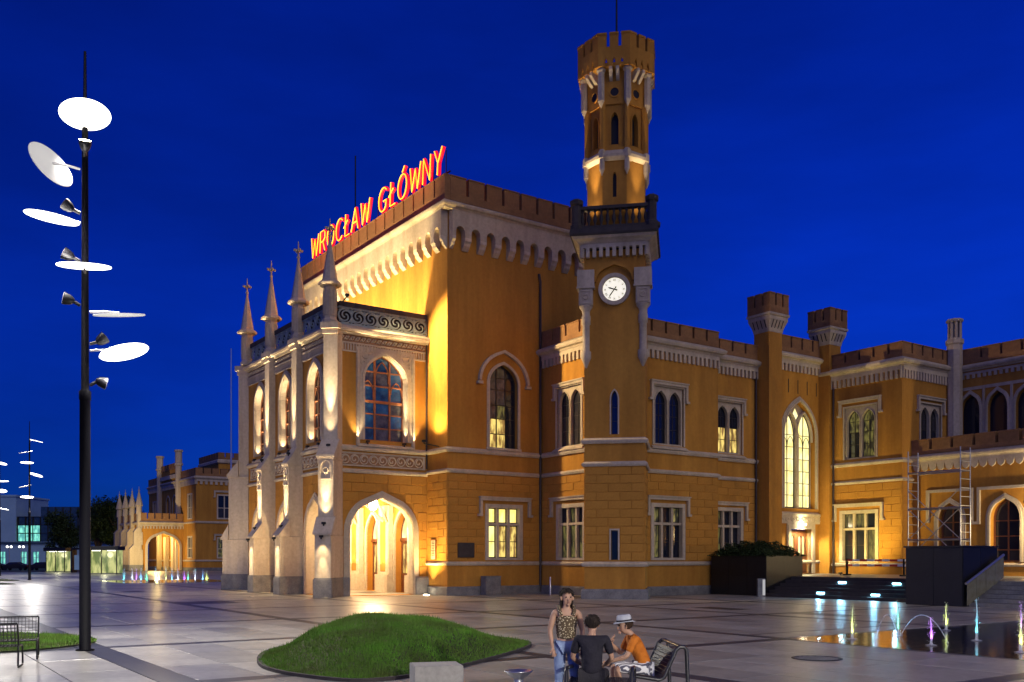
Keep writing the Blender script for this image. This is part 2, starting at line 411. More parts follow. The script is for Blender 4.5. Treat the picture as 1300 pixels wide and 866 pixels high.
def hood_arch(t, F, poly, d, w=0.17, proud=0.18):
    """label mould following an arched head"""
    zs = poly[2][1]
    i_ = [p for p in grow(poly, d) if p[1] >= zs-0.02]; u_ = [p for p in grow(poly, d+w) if p[1] >= zs-0.02]
    n = min(len(i_), len(u_)); mb = MB().ring(F, i_[:n], u_[:n], -.02, proud, closed=False)
    for a in (i_[0][0]+w/2, i_[n-1][0]-w/2):
        mb.fbox(F, a-w*1.0, a+w*1.0, -.02, proud+.03, zs-.18, zs-.02)
    return part(t, 'hood_mould', mb, 'trim')
def lining(t, F, poly, dep, m='trim'):
    i_ = grow(poly, -.03, True); return part(t, 'reveal', MB().ring(F, i_[1:]+i_[:1], poly[1:]+poly[:1], -dep, .015, closed=False), m)
BLK = [0]
def blocks(t, F, a0, a1, z0, z1, avoid=(), rowh=0.46, bl=1.25, proud=0.028, gap=0.03):
    """rusticated stucco blocks, each a piece of the wall"""
    n = max(1, round((z1-z0)/rowh)); h = (z1-z0)/n
    for r in range(n):
        b, tp = z0+r*h, z0+(r+1)*h
        cuts = []
        for pg in avoid:
            pts = clip(rect(a0-5, a1+5, b, tp), pg)
            if len(pts) >= 3: cuts.append((min(p[0] for p in pts), max(p[0] for p in pts)))
        free = [(a0, a1)]
        for c0, c1 in cuts:
            nf = []
            for f0, f1 in free:
                if c1 <= f0 or c0 >= f1: nf.append((f0, f1)); continue
                if c0 > f0: nf.append((f0, c0))
                if c1 < f1: nf.append((c1, f1))
            free = nf
        start = a0 - (bl/2 if r % 2 else 0)
        k = 0
        while start + k*bl < a1:
            s0, s1 = start+k*bl, start+(k+1)*bl; k += 1
            for f0, f1 in free:
                x0, x1 = max(s0, f0), min(s1, f1)
                if x1-x0 < 0.10: continue
                w = round(x1-x0-gap, 2); hh = round(h-gap, 3)
                if w < .06: continue
                pr = proud * rnd.choice((0.8, 1.0, 1.15))
                piece(t, 'stone_block', (w, hh, round(pr,4)), lambda m, w=w, hh=hh, pr=pr: m.add(
                    [(-w/2,0,0),(w/2,0,0),(w/2,0,hh),(-w/2,0,hh),(-w/2+.012,-pr,.012),(w/2-.012,-pr,.012),(w/2-.012,-pr,hh-.012),(-w/2+.012,-pr,hh-.012)],
                    [(4,5,6,7),(0,1,5,4),(1,2,6,5),(2,3,7,6),(3,0,4,7)]), 'stucco_block', F.p((x0+x1)/2, 0.001, b+gap/2), F.ang)
                BLK[0] += 1
def merlons(t, F, a0, a1, z0, z1, n, slit=0.17, o0=-0.35, o1=0.0, m='parapet'):
    """parapet of broad merlons divided by narrow slits, coping on each"""
    L = a1-a0; w = (L-(n-1)*slit)/n
    part(t, 'parapet_base', MB().fbox(F, a0, a1, o0, o1, z0, z0+(z1-z0)*0.28), m)
    b = z0+(z1-z0)*0.28; h = z1-b; d = o1-o0
    for k in range(n):
        c = a0+w/2+k*(w+slit)
        q = piece(t, 'merlon', (round(w,3), round(h,3), d), lambda mb: mb.box(-w/2, w/2, 0, d, 0.002, h-0.10), m, F.p(c, o1, b), F.ang)
        piece(t, 'coping', (round(w,3), d), lambda mb: mb.add(
            [(-w/2-.02,-.04,0),(w/2+.02,-.04,0),(w/2+.02,d+.04,0),(-w/2-.02,d+.04,0),(-w/2-.02,-.04,.06),(w/2+.02,-.04,.06),(w/2+.02,d+.04,.06),(-w/2-.02,d+.04,.06),(-w/2+.04,d/2,.11),(w/2-.04,d/2,.11)],
            [(3,2,1,0),(0,1,5,4),(1,2,6,5),(2,3,7,6),(3,0,4,7),(4,5,9,8),(6,7,8,9),(5,6,9),(7,4,8)]), m, F.p(c, o1, b+h-0.10), F.ang)
def dentils(t, F, a0, a1, z0, z1, n, d, m='trim', name='dentil_frieze', frac=0.5, top=0.35, pointed=False):
    """projecting frieze with n narrow slots open at the bottom"""
    zt = z0+(z1-z0)*(1-top); p = (a1-a0)/n; s = p*(1-frac)
    pts = [(a0, z0)]
    for k in range(n):
        c = a0+(k+.5)*p
        pts += [(c-s/2, z0), (c-s/2, zt)] + ([(c, zt+s*.7)] if pointed else []) + [(c+s/2, zt), (c+s/2, z0)]
    pts += [(a1, z0), (a1, z1), (a0, z1)]
    return part(t, name, MB().fpoly(F, pts, -0.02, d), m)
def corbel_arcade(t, F, a0, a1, z0, zs, z1, n, d, pier=0.42, m='trim'):
    """overhanging arched corbel table: frieze with round arches on S-shaped brackets"""
    p = (a1-a0)/n; w = p*(1-pier); r = w/2
    pts = [(a0, zs-.25)]
    for k in range(n):
        c = a0+(k+.5)*p
        pts += [(c-r, zs-.25), (c-r, zs)] + [(c-r*math.cos(math.pi*i/8), zs+r*1.15*math.sin(math.pi*i/8)) for i in range(1, 8)] + [(c+r, zs), (c+r, zs-.25)]
    pts += [(a1, zs-.25), (a1, z1), (a0, z1)]
    part(t, 'corbel_arcade', MB().fpoly(F, pts, -0.02, d), m)
    bw = p*pier; z = zs-.25; h = z-z0
    prof = [(0, z-z0), (-d, z-z0), (-d*.98, h*.72), (-d*.72, h*.55), (-d*.62, h*.34), (-d*.30, h*.14), (-d*.12, 0), (0, 0)]
    for k in range(n+1):
        c = a0+k*p; ww = bw if 0 < k < n else bw*.5; cc = c + (ww/2 if k == 0 else -ww/2 if k == n else 0)
        nn = len(prof)
        piece(t, 'corbel', (round(ww,3), round(h,3), d), lambda mb: mb.add(
            [(-ww/2+.002, y, q) for y, q in prof]+[(ww/2-.002, y, q) for y, q in prof],
            [tuple(reversed(range(nn))), tuple(range(nn, 2*nn))]+[(i,(i+1)%nn,nn+(i+1)%nn,nn+i) for i in range(nn)]), m, F.p(cc, 0, z0), F.ang)
def tri_window(t, F, c, z0, w, h, glass, fr=0.13, dep=0.3):
    """rectangular stone window of three lights and a transom; returns its hole"""
    hole = rect(c-w/2, c+w/2, z0, z0+h)
    mb = MB(); st = 0.15; zt = z0+h*0.66; l = (w-2*fr-2*st)/3
    mb.fbox(F, c-w/2-.10, c-w/2+fr, -dep, 0.06, z0-.02, z0+h+.10); mb.fbox(F, c+w/2-fr, c+w/2+.10, -dep, 0.06, z0-.02, z0+h+.10)
    mb.fbox(F, c-w/2+fr, c+w/2-fr, -dep, 0.055, z0+h-fr, z0+h+.097); mb.fbox(F, c-w/2+fr, c+w/2-fr, -dep, 0.055, z0-.02, z0+.12)
    for k in (0, 1):
        a = c-w/2+fr+l+k*(l+st); mb.fbox(F, a, a+st, -dep+.02, -.06, z0+.12, z0+h-fr)
    mb.fbox(F, c-w/2+fr, c+w/2-fr, -dep+.02, -.065, zt-.07, zt+.07)
    wd = part(t, 'window', mb, 'trim')
    for k in range(3):
        a = c-w/2+fr+k*(l+st)
        for (q0, q1, rows) in ((z0+.12, zt-.07, [z0+.12+(zt-z0-.19)*.5]), (zt+.07, z0+h-fr, [])):
            fm = MB().ring(F, rect(a+.05, a+l-.05, q0+.05, q1-.05), rect(a, a+l, q0, q1), -dep+.01, -dep+.07)
            for rz in rows: fm.fbox(F, a+.05, a+l-.05, -dep+.012, -dep+.06, rz-.022, rz+.022)
            part(wd, 'sash', fm, 'frame_dark')
            g = glass(k, q0 > zt) if callable(glass) else glass[rnd.randrange(len(glass))]
            part(wd, 'pane', MB().fbox(F, a+.04, a+l-.04, -dep+.02, -dep+.035, q0+.04, q1-.04), g)
    return hole
def twin_window(t, F, c, z0, w, h, glass, n=2, dep=0.32):
    """stone panel with n pointed lights under a square label; returns its hole"""
    hole = rect(c-w/2, c+w/2, z0, z0+h)
    lw = (w-0.16*(n+1))/n; hs = []
    for k in range(n):
        a = c-w/2+.16+k*(lw+.16); hs.append(arch(a, a+lw, z0+.10, z0+h-.22-lw*.75, z0+h-.22, 64))
    mb = MB().wall(F, c-w/2, c+w/2, z0, z0+h, hs, dep=.22, o=-.08)
    mb.fbox(F, c-w/2-.10, c-w/2, -.1, .06, z0, z0+h+.1); mb.fbox(F, c+w/2, c+w/2+.10, -.1, .06, z0, z0+h+.1); mb.fbox(F, c-w/2, c+w/2, -.1, .057, z0+h, z0+h+.097)
    for hq in hs:
        mb.ring(F, hq[1:]+hq[:1], grow(hq, .05)[1:]+grow(hq, .05)[:1], -.09, -.03, closed=False)
    wd = part(t, 'window', mb, 'trim')
    for hq in hs:
        z1_ = max(p[1] for p in hq); rows = [z0+.1+(z1_-z0)*q for q in (.27, .52, .74)]
        cx = (hq[0][0]+hq[1][0])/2
        fm = MB().ring(F, grow(hq, -.045, True), hq, -.29, -.23)
        fm.fbox(F, cx-.018, cx+.018, -.285, -.235, z0+.14, zat(hq, cx)-.05)
        inner = grow(hq, -.03, True)
        for rz in rows: fm.fpoly(F, clip(rect(cx-lw, cx+lw, rz-.018, rz+.018), inner), -.285, -.24)
        part(wd, 'sash', fm, 'frame_dark')
        zs_ = [z0+.1]+rows[1:2]+[z1_]
        for j in range(2):
            pg = clip(rect(cx-lw, cx+lw, zs_[j], zs_[j+1]), inner)
            if len(pg) > 2: part(wd, 'pane', MB().fpoly(F, pg, -.275, -.262), glass(j, 0) if callable(glass) else glass[rnd.randrange(len(glass))])
    return hole
COURSE = [(-.02,-.18),(.10,-.18),(.16,-.06),(.16,0),(.10,.05),(-.02,.14)]
def course(t, path, z, s=1.0, m='trim', name='string_course'):
    return part(t, name, MB().sweep(path, [(o*s if o > 0 else o, z+q*s) for o, q in COURSE]), m)
CORN = [(-.02,-.30),(.18,-.30),(.24,-.18),(.40,-.12),(.46,.02),(.46,.10),(.30,.22),(-.02,.38)]
def cornice(t, path, z, s=1.0, d0=0.0, m='trim'):
    return part(t, 'cornice', MB().sweep(path, [(o*s+d0 if o > 0 else o, z+q*s) for o, q in CORN]), m)
WARM = (1.0, 0.70, 0.34); WARMW = (1.0, 0.76, 0.44)
def plain(mb, F, a0, a1, z0, z1): mb.add([F.p(a0,0,z0),F.p(a1,0,z0),F.p(a1,0,z1),F.p(a0,0,z1)], [(0,1,2,3)])
def flood(t, p, d=(0,0,1), name='floodlight'):
    """small dark flood fixture with a bracket"""
    mb = MB().box(p[0]-.09, p[0]+.09, p[1]-.09, p[1]+.09, p[2]-.07, p[2]+.05).box(p[0]-.03, p[0]+.03, p[1]-.03, p[1]+.03, p[2]-.16, p[2]-.07)
    return part(t, name, mb, 'black')

# ================================================================== main hall
mh = thing('main_hall', 'tall ochre station hall with arched corbel table, brown crenellated parapet and neon sign on top', 'building', (0,0,0))
FX = Fac((0,20.2),(0,-1)); FY = Fac((0,0),(1,0))
doors = [arch(20.2-y-.95, 20.2-y+.95, 0.02, 3.5, 4.95, 64) for y in (5.3, 9.3, 13.7)]
wC = arch(2.82, 4.82, 8.55, 12.35, 13.45, 66)
tri = tri_window(mh, FY, 3.85, 2.02, 2.45, 3.15, lambda k, up: ['lit_bright','lit_window','lit_window'][k] if not up else 'lit_bright')
mb = MB().wall(FX, 0, 20.2, 0, 22.2, doors, dep=.5).wall(FY, 0, 14.5, 0, 22.2, [wC, tri], dep=.38)
plain(mb, Fac((14.5,0),(0,1)), 0, 20.2, 0, 22.2); plain(mb, Fac((14.5,20.2),(-1,0)), 0, 14.5, 0, 22.2)
part(mh, 'wall', mb, 'stucco')
part(mh, 'roof', MB().box(.1, 14.4, .1, 20.1, 22.05, 22.25).add([(1,1,22.26),(13.5,1,22.26),(13.5,19.2,22.26),(1,19.2,22.26),(4,10,23.1),(11,10,23.1)], [(0,1,5,4),(1,2,5),(2,3,4,5),(3,0,4)]), 'roof')
mp = [(0,20.2),(0,0),(14.5,0)]
part(mh, 'plinth', MB().sweep([(0,2.3),(0,0),(6.5,0)], [(-.02,0),(.13,0),(.13,.44),(.09,.5),(-.02,.5)]), 'granite')
for z, s_ in ((1.83,.75),(7.1,.8),(8.3,1.0)): course(mh, [(0,2.3),(0,0),(6.5,0)], z, s_)
cornice(mh, mp, 21.95, .75, .30)
corbel_arcade(mh, FX, 0.0, 20.2, 19.6, 20.5, 21.75, 20, .42)
corbel_arcade(mh, FY, 0.10, 14.5, 19.6, 20.5, 21.75, 14, .42)
merlons(mh, Fac((-.38,20.5),(0,-1)), 0, 20.85, 22.2, 23.65, 17, .16)
merlons(mh, Fac((-.03,-.38),(1,0)), 0, 14.5, 22.2, 23.65, 12, .18)
blocks(mh, FY, .05, 6.45, 1.98, 6.92, [grow(tri, .16, True), rect(2.0,5.8,4.5,5.75)])
blocks(mh, FX, 17.95, 20.15, 1.98, 6.92, [rect(18.35,19.05,1.9,3.4)])
architrave(mh, FY, wC, .17, .09, steps=2); hood_arch(mh, FY, wC, .62, .17)
glaze(mh, FY, wC, [3.50,4.14], [9.4,10.3,11.1,12.0,12.7], -.33, .07, 'frame_dark', lambda i, j: ('lit_window' if (i == 0 and j < 2) or (i == 1 and j < 2) else 'lit_dim' if i == 1 and j < 3 else 'glass_curtain' if (i < 2) else 'glass'))
part(mh, 'window_sill', MB().fbox(FY, 2.6, 5.05, -.35, .10, 8.42, 8.56), 'trim')
hood(mh, FY, 2.12, 5.72, 5.62, .95)
for x in (6.42,):
    part(mh, 'drainpipe', MB().tube([(x,-.12,.1),(x,-.12,18.7),(x-.05,-.05,19.2)], .075), 'pipe')
for k, hq in enumerate(doors):
    y = (5.3, 9.3, 13.7)[k]; c = 20.2-y
    architrave(mh, FX, hq, .24, .12, steps=2)
    fl = clip(hq, rect(c-1, c+1, 3.3, 6)); dr = MB().ring(FX, grow(fl,-.07,True), fl, -.46, -.36); dr.fbox(FX, c-.95, c+.95, -.47, -.30, 3.16, 3.34); dr.fbox(FX, c-.03, c+.03, -.45, -.37, 3.3, zat(hq,c)-.05)
    part(part(mh, 'fanlight', dr, 'wood'), 'pane', MB().fpoly(FX, grow(fl,-.05,True), -.43, -.41), 'lit_door')
    for s in (-1, 1):
        a0, a1 = (c-.95, c-.01) if s < 0 else (c+.01, c+.95)
        dm = MB().ring(FX, rect(a0+.15,a1-.15,.25,3.0), rect(a0,a1,.02,3.16), -.47, -.39); dm.fbox(FX, a0+.15, a1-.15, -.465, -.41, .25, 1.2)
        for q in (.45,): dm.fbox(FX, (a0+a1)/2-.02, (a0+a1)/2+.02, -.46, -.42, 1.2, 3.0)
        d = part(mh, 'door', dm, 'wood'); part(d, 'pane', MB().fbox(FX, a0+.14, a1-.14, -.455, -.44, 1.2, 3.02), 'lit_door' if s > 0 else 'lit_window')
        part(d, 'handle', MB().tube([FX.p(c+s*.08,-.36,1.0),FX.p(c+s*.08,-.36,1.4)], .018), 'metal_light')
# piers between the doors inside the porch
for y in (7.3, 11.5, 3.35):
    part(mh, 'porch_pier', MB().box(-.35,0,y-.75,y+.75,1.1,4.2).box(-.30,-.0,y-.70,y+.70,4.2,5.4), 'trim')
    part(mh, 'pier_panel', MB().box(-.37,-.36,y-.34,y+.34,1.3,4.7), 'stucco'); part(mh, 'pier_base', MB().box(-.5,-.001,y-.85,y+.85,0.01,1.1), 'trim')
# plaques on the wall
pl = part(mh, 'plaque', MB().fbox(FX, 18.40, 18.98, 0, .06, 2.0, 3.2), 'frame_brown'); part(pl, 'plaque_face', MB().fbox(FX, 18.46, 18.92, .06, .068, 2.06, 3.14), 'trim')
mbt = MB()
for k in range(9):
    w = rnd.uniform(.12,.19); mbt.fbox(FX, 18.69-w, 18.69+w, .068, .072, 3.02-k*.095, 3.06-k*.095)
part(pl, 'lettering', mbt, 'black')
pl2 = part(mh, 'bronze_plaque', MB().fbox(FY, .65, 1.75, .028, .09, 2.15, 3.0), 'pipe'); part(pl2, 'plaque_face', MB().fbox(FY, .70, 1.70, .09, .097, 2.2, 2.95), 'dark_stone')

# neon letters on the parapet
sg = thing('neon_sign', 'glowing red and yellow neon letters standing along the hall parapet', 'sign', (-.2,0,23.65))
FS = Fac((-.22,18.95),(0,-1))
GL = {'W': [[(0,1),(.25,0),(.5,.85),(.75,0),(1,1)]], 'R': [[(0,0),(0,1),(.5,1),(.72,.88),(.72,.62),(.5,.5),(0,.5)],[(.4,.5),(.78,0)]],
      'O': [[(.5+.5*math.cos(2*math.pi*k/20), .5+.5*math.sin(2*math.pi*k/20)) for k in range(21)]],
      'C': [[(.5+.5*math.cos(R(45+270*k/14)), .5+.5*math.sin(R(45+270*k/14))) for k in range(15)]],
      'L': [[(.12,1),(.12,0),(.7,0)],[(-.08,.42),(.42,.70)]], 'A': [[(0,0),(.45,1),(.9,0)],[(.18,.36),(.72,.36)]],
      'G': [[(.5+.5*math.cos(R(45+270*k/14)), .5+.5*math.sin(R(45+270*k/14))) for k in range(15)]+[(.9,.42),(.55,.42)]],
      'N': [[(0,0),(0,1),(.75,0),(.75,1)]], 'Y': [[(0,1),(.4,.45),(.8,1)],[(.4,.45),(.4,0)]]}
GL['Q'] = GL['O'] + [[(.45,1.08),(.68,1.3)]]
adv = {'W':1.62,'R':1.22,'O':1.5,'C':1.35,'L':1.12,'A':1.4,'G':1.45,'N':1.25,'Y':1.2,'Q':1.5,' ':1.0}
wd = {'W':1.35,'R':1.15,'O':1.15,'C':1.2,'L':1.2,'A':1.2,'G':1.2,'N':1.15,'Y':1.15,'Q':1.15}
tot = sum(adv[c] for c in 'WROCLAW GLQWNY'); sc_ = 19.0/tot; aa = 0.1
LH = 1.45
for ch in 'WROCLAW GLQWNY':
    if ch != ' ':
        w = wd[ch]*sc_*.96
        red = MB(); core = MB()
        for st in GL[ch]:
            pts = [(aa+x*w+.12*z, 23.84+z*LH) for x, z in st]
            red.tube([FS.p(a,-.03,z) for a,z in pts], .105, 6); core.tube([FS.p(a,.09,z) for a,z in pts], .036, 6)
        l = part(sg, 'letter', red, 'neon_red'); part(l, 'neon_tube', core, 'neon_core')
    aa += adv[ch]*sc_
fr = MB().tube([FS.p(-.1,-.25,23.86),FS.p(19.2,-.25,23.86)], .05, 6)
for k in range(14): fr.tube([FS.p(.3+k*1.42,-.25,23.6),FS.p(.3+k*1.42,-.25,25.2)], .03, 6)
part(sg, 'support_frame', fr, 'metal_dark')
for k in range(4): light(sg, 'POINT', FS.p(2.4+k*4.7, .9, 24.3), 55, (1.0,.10,.04), size=.5)
single('antenna', MB().tube([(3.0,18.4,22.2),(3.0,18.4,32.0)], .05, 6), 'metal_dark', 'thin dark antenna rod rising from the hall roof behind the neon letters', 'antenna', o=(3.0,18.4,22.2), frame='S')

# ================================================================== entrance portico
po = thing('entrance_portico', 'floodlit two-storey porch with buttresses, pinnacles, arched doorways and tracery parapet', 'porch', (-6,9.2,0))
PX, PY, PYL = -5.9, 2.34, 16.5
PF = Fac((PX,PYL),(0,-1)); PS = Fac((PX,PY),(1,0)); PLn = PYL-PY
ys = [2.55, 7.0, 11.45, 15.9]
bays = [PYL-(ys[k]+ys[k+1])/2 for k in (2,1,0)]      # facade a of the three bays
arF = [tudor(c-1.35, c+1.35, 0.02, 3.4, 5.5) for c in bays]
wF = [arch(c-.95, c+.95, 8.75, 11.9, 13.3, 64) for c in bays]
arS = tudor(.98, 5.0, .02, 3.55, 5.55); wS = arch(1.87, 4.55, 8.75, 12.2, 13.65, 60)
mb = MB().wall(PF, 0, PLn, 0, 15.0, arF, dep=.75, extra=[(wF,.45)]).wall(PS, 0, 5.9, 0, 15.0, [arS, wS], dep=.55)
plain(mb, Fac((0,PYL),(-1,0)), 0, 5.9, 7, 15)
mb.wall(Fac((0,PYL),(-1,0)), 0, 5.9, 0, 7, [tudor(1,4.9,.02,3.55,5.55)], dep=.55)
part(po, 'wall', mb, 'stucco')
part(po, 'porch_ceiling', MB().box(PX+.7,-.02,PY+.5,PYL-.5,6.2,6.4), 'stucco')
part(po, 'roof', MB().box(PX+.05,0,PY+.05,PYL-.05,14.8,15.0), 'roof')
# ceiling ribs of the porch
rb = MB()
for y in (4.8,9.2,13.6):
    for k in range(2):
        rb.tube([(-5.2,y-2+4*k,4.4),(-4.3,y-1.3+2.6*k,5.6),(-2.9,y,6.15),(-1.4,y+1.3-2.6*k,5.6),(-.35,y+2-4*k,4.4)], .10, 6)
part(po, 'vault_ribs', rb, 'trim')
for h in arF: lining(po, PF, h, .70)
for h in wF: lining(po, PF, h, .42)
for h in (arS, wS): lining(po, PS, h, .50)
for h in arF: architrave(po, PF, h, .30, .10, steps=2)
architrave(po, PS, arS, .34, .12, steps=3)
for h in wF: architrave(po, PF, h, .26, .12, steps=2)
architrave(po, PS, wS, .30, .14, steps=2)
# stone shafts framing the side window and its spandrel panel
for a in (1.38, 4.86): part(po, 'pilaster_strip', MB().fbox(PS, a, a+.20, -.02, .10, 8.4, 13.9).fbox(PS, a+.05, a+.15, .10, .14, 8.5, 13.7), 'trim')
def spandrel(F, w, a0, a1, z0, z1):
    zs = w[2][1]; pts = [p for p in grow(w, .30) if p[1] >= zs]
    return [(a1, zs)] + pts[0:1] + pts + [(a0, zs), (a0, z1), (a1, z1)]
for (F, c, w0, w1, wnd) in [(PS, 3.21, 1.58, 4.86, wS)]:
    up = [p for p in grow(wnd,.30) if p[1] >= wnd[2][1]-.01]; zs = wnd[2][1]
    poly = [(w1,zs),(w1,13.95),(w0,13.95),(w0,zs)] + list(reversed(up))
    part(po, 'spandrel', MB().fpoly(F, poly, .0, .05), 'trim')
    for s in (-1,1):
        tr = MB().fbox(F, c+s*1.55-.04, c+s*1.55+.04, .04, .075, zs+.3, zs+1.75)
        for (dx, dz, r) in ((1.28,.95,.20),(1.42,.50,.13),(.86,1.28,.13)):
            ctr = (c+s*dx, zs+dz+.35); tr.tube([F.p(ctr[0]+r*math.cos(2*math.pi*k/12), .07, ctr[1]+r*math.sin(2*math.pi*k/12)) for k in range(12)], .03, 5, closed=True)
        part(po, 'spandrel_tracery', tr, 'trim')
# glazing, brown timber frames with pointed heads
glaze(po, PS, wS, [2.74, 3.68], [9.5,10.3,11.0,11.9,12.7], -.50, .11, 'frame_brown', ['glass_sky_reflection','glass_sky_reflection','glass_curtain'], heads=True, border=.09, thick=.1)
part(po, 'transom', MB().fbox(PS, 1.92, 4.5, -.49, -.36, 10.93, 11.07), 'frame_brown')
for h, c in zip(wF, bays):
    glaze(po, PF, h, [c-.33, c+.33], [9.6,10.4,11.2,12.0], -.42, .10, 'frame_brown', ['glass_b','glass','glass_b'], heads=True, border=.08, thick=.1)
    part(po, 'window_sill', MB().add([PF.p(c-1.25,-.4,8.78),PF.p(c+1.25,-.4,8.78),PF.p(c+1.25,.16,8.46),PF.p(c-1.25,.16,8.46),PF.p(c-1.25,-.4,8.4),PF.p(c+1.25,-.4,8.4),PF.p(c+1.25,.16,8.36),PF.p(c-1.25,.16,8.36)], [(0,1,2,3),(3,2,6,7),(0,3,7,4),(1,5,6,2),(4,7,6,5)]), 'trim')
part(po, 'window_sill', MB().add([PS.p(1.6,-.5,8.86),PS.p(4.82,-.5,8.86),PS.p(5.0,.16,8.44),PS.p(1.42,.16,8.44),PS.p(1.6,-.5,8.4),PS.p(4.82,-.5,8.4),PS.p(5.0,.16,8.36),PS.p(1.42,.16,8.36)], [(0,1,2,3),(3,2,6,7),(0,3,7,4),(1,5,6,2),(4,7,6,5)]), 'trim')
ppath = [(0,PYL),(PX,PYL),(PX,PY),(0,PY)]
course(po, ppath, 8.28, 1.0); course(po, ppath, 7.0, .8); cornice(po, ppath, 14.75, .8)
part(po, 'plinth', MB().sweep([(PX,PY),(PX+.92,PY)], [(-.02,0),(.22,0),(.22,.95),(.15,1.05),(-.02,1.05)]), 'granite')
part(po, 'plinth', MB().sweep([(PX+5.08,PY),(0,PY)], [(-.02,0),(.22,0),(.22,.95),(.15,1.05),(-.02,1.05)]), 'granite')
# upper friezes: leaf band and fluted band
for F, a0, a1, n in ((PS, .15, 5.75, 34), (PF, .3, 4.3, 24), (PF, 5.0, 8.75, 24), (PF, 9.5, 13.2, 24)):
    part(po, 'frieze_ground', MB().fbox(F, a0, a1, -.01, .02, 13.95, 14.5), 'relief_ground')
    fl = MB()
    for k in range(n): fl.fbox(F, a0+(k+.2)*(a1-a0)/n, a0+(k+.75)*(a1-a0)/n, .02, .07, 13.66, 14.02)
    fl.fbox(F, a0, a1, -.01, .09, 14.02, 14.10); fl.fbox(F, a0, a1, -.01, .09, 13.56, 13.64)
    part(po, 'fluted_band', fl, 'trim')
    lf = MB()
    for k in range(n):
        c = a0+(k+.5)*(a1-a0)/n
        lf.ball(F.p(c,.04,14.32+.05*(-1)**k), .075, 6, 4); lf.tube([F.p(c-.09,.04,14.2),F.p(c,.05,14.3),F.p(c+.08,.04,14.43)], .025, 4)
    part(po, 'leaf_band', lf, 'trim')
# scroll panels between the string courses
def scrolls(F, a0, a1, z, h, n, nm='scroll_panel'):
    part(po, nm, MB().fbox(F, a0, a1, .0, .05, z-h*.62, z+h*.62).fbox(F, a0, a1, .05, .09, z+h*.55, z+h*.62).fbox(F, a0, a1, .05, .09, z-h*.62, z-h*.55), 'trim')
    part(po, 'scroll_ground', MB().fbox(F, a0+.15, a1-.15, .05, .056, z-h*.48, z+h*.48), 'relief_ground')
    sc = MB(); p = (a1-a0-.3)/n
    for k in range(n):
        c = a0+.15+(k+.5)*p; r = min(p,h)*.44
        sc.tube([F.p(c+r*math.cos(2*math.pi*q/14), .075, z+r*math.sin(2*math.pi*q/14)) for q in range(14)], r*.12, 5, closed=True)
        sc.tube([F.p(c+r*(1-.075*q)*math.cos(.55*q), .08, z+r*(1-.075*q)*math.sin(.55*q)) for q in range(13)], r*.13, 5)
        sc.tube([F.p(c+r*.8*math.cos(2+.6*q)*(1-.1*q), .08, z+r*.8*math.sin(2+.6*q)*(1-.1*q)) for q in range(8)], r*.11, 5)
    part(po, 'scrollwork', sc, 'trim')
scrolls(PS, .25, 5.75, 7.62, .62, 9)
for a0, a1 in ((1.0,4.6),(5.4,9.1),(9.85,13.55)): scrolls(PF, a0, a1, 7.62, .62, 6)
# openwork parapet with dark coping
def openwork(F, a0, a1, n):
    part(po, 'parapet_backing', MB().fbox(F, a0, a1, -.28, -.20, 15.05, 16.0), 'dark_stone')
    part(po, 'parapet_rail', MB().fbox(F, a0, a1, -.2, .06, 15.02, 15.12).fbox(F, a0, a1, -.2, .04, 15.94, 16.02), 'tracery')
    tr = MB(); p = (a1-a0)/n
    for k in range(n):
        c = a0+(k+.5)*p; r = min(p*.5,.41); z = 15.53
        tr.tube([F.p(c+r*math.cos(2*math.pi*q/16), -.03, z+r*math.sin(2*math.pi*q/16)) for q in range(16)], .05, 5, closed=True)
        for s in (0,1): tr.tube([F.p(c+(r*(1-.09*q))*math.cos(math.pi*s+.5*q), -.02, z+(r*(1-.09*q))*math.sin(math.pi*s+.5*q)) for q in range(10)], .045, 5)
        for s in (0,1,2,3): tr.tube([F.p(c+r*1.4*.9*math.cos(R(45+90*s)), -.03, z+r*1.25*.9*math.sin(R(45+90*s))), F.p(c+r*math.cos(R(45+90*s)), -.03, z+r*math.sin(R(45+90*s)))], .045, 5)
        if k: tr.fbox(F, c-p/2-.03, c-p/2+.03, -.08, .0, 15.12, 15.94)
    part(po, 'tracery', tr, 'tracery')
    m = max(1, round((a1-a0)/.9)); w = (a1-a0)/m
    for k in range(m):
        piece(po, 'coping_stone', (round(w,3),), lambda q: q.box(-w/2+.008, w/2-.008, -.10, .34, 0, .26), 'dark_stone', F.p(a0+(k+.5)*w, 0, 16.02), F.ang)
openwork(PS, .35, 5.85, 7)
for a0, a1 in ((1.05,4.55),(5.5,9.0),(9.95,13.5)): openwork(PF, a0, a1, 4)
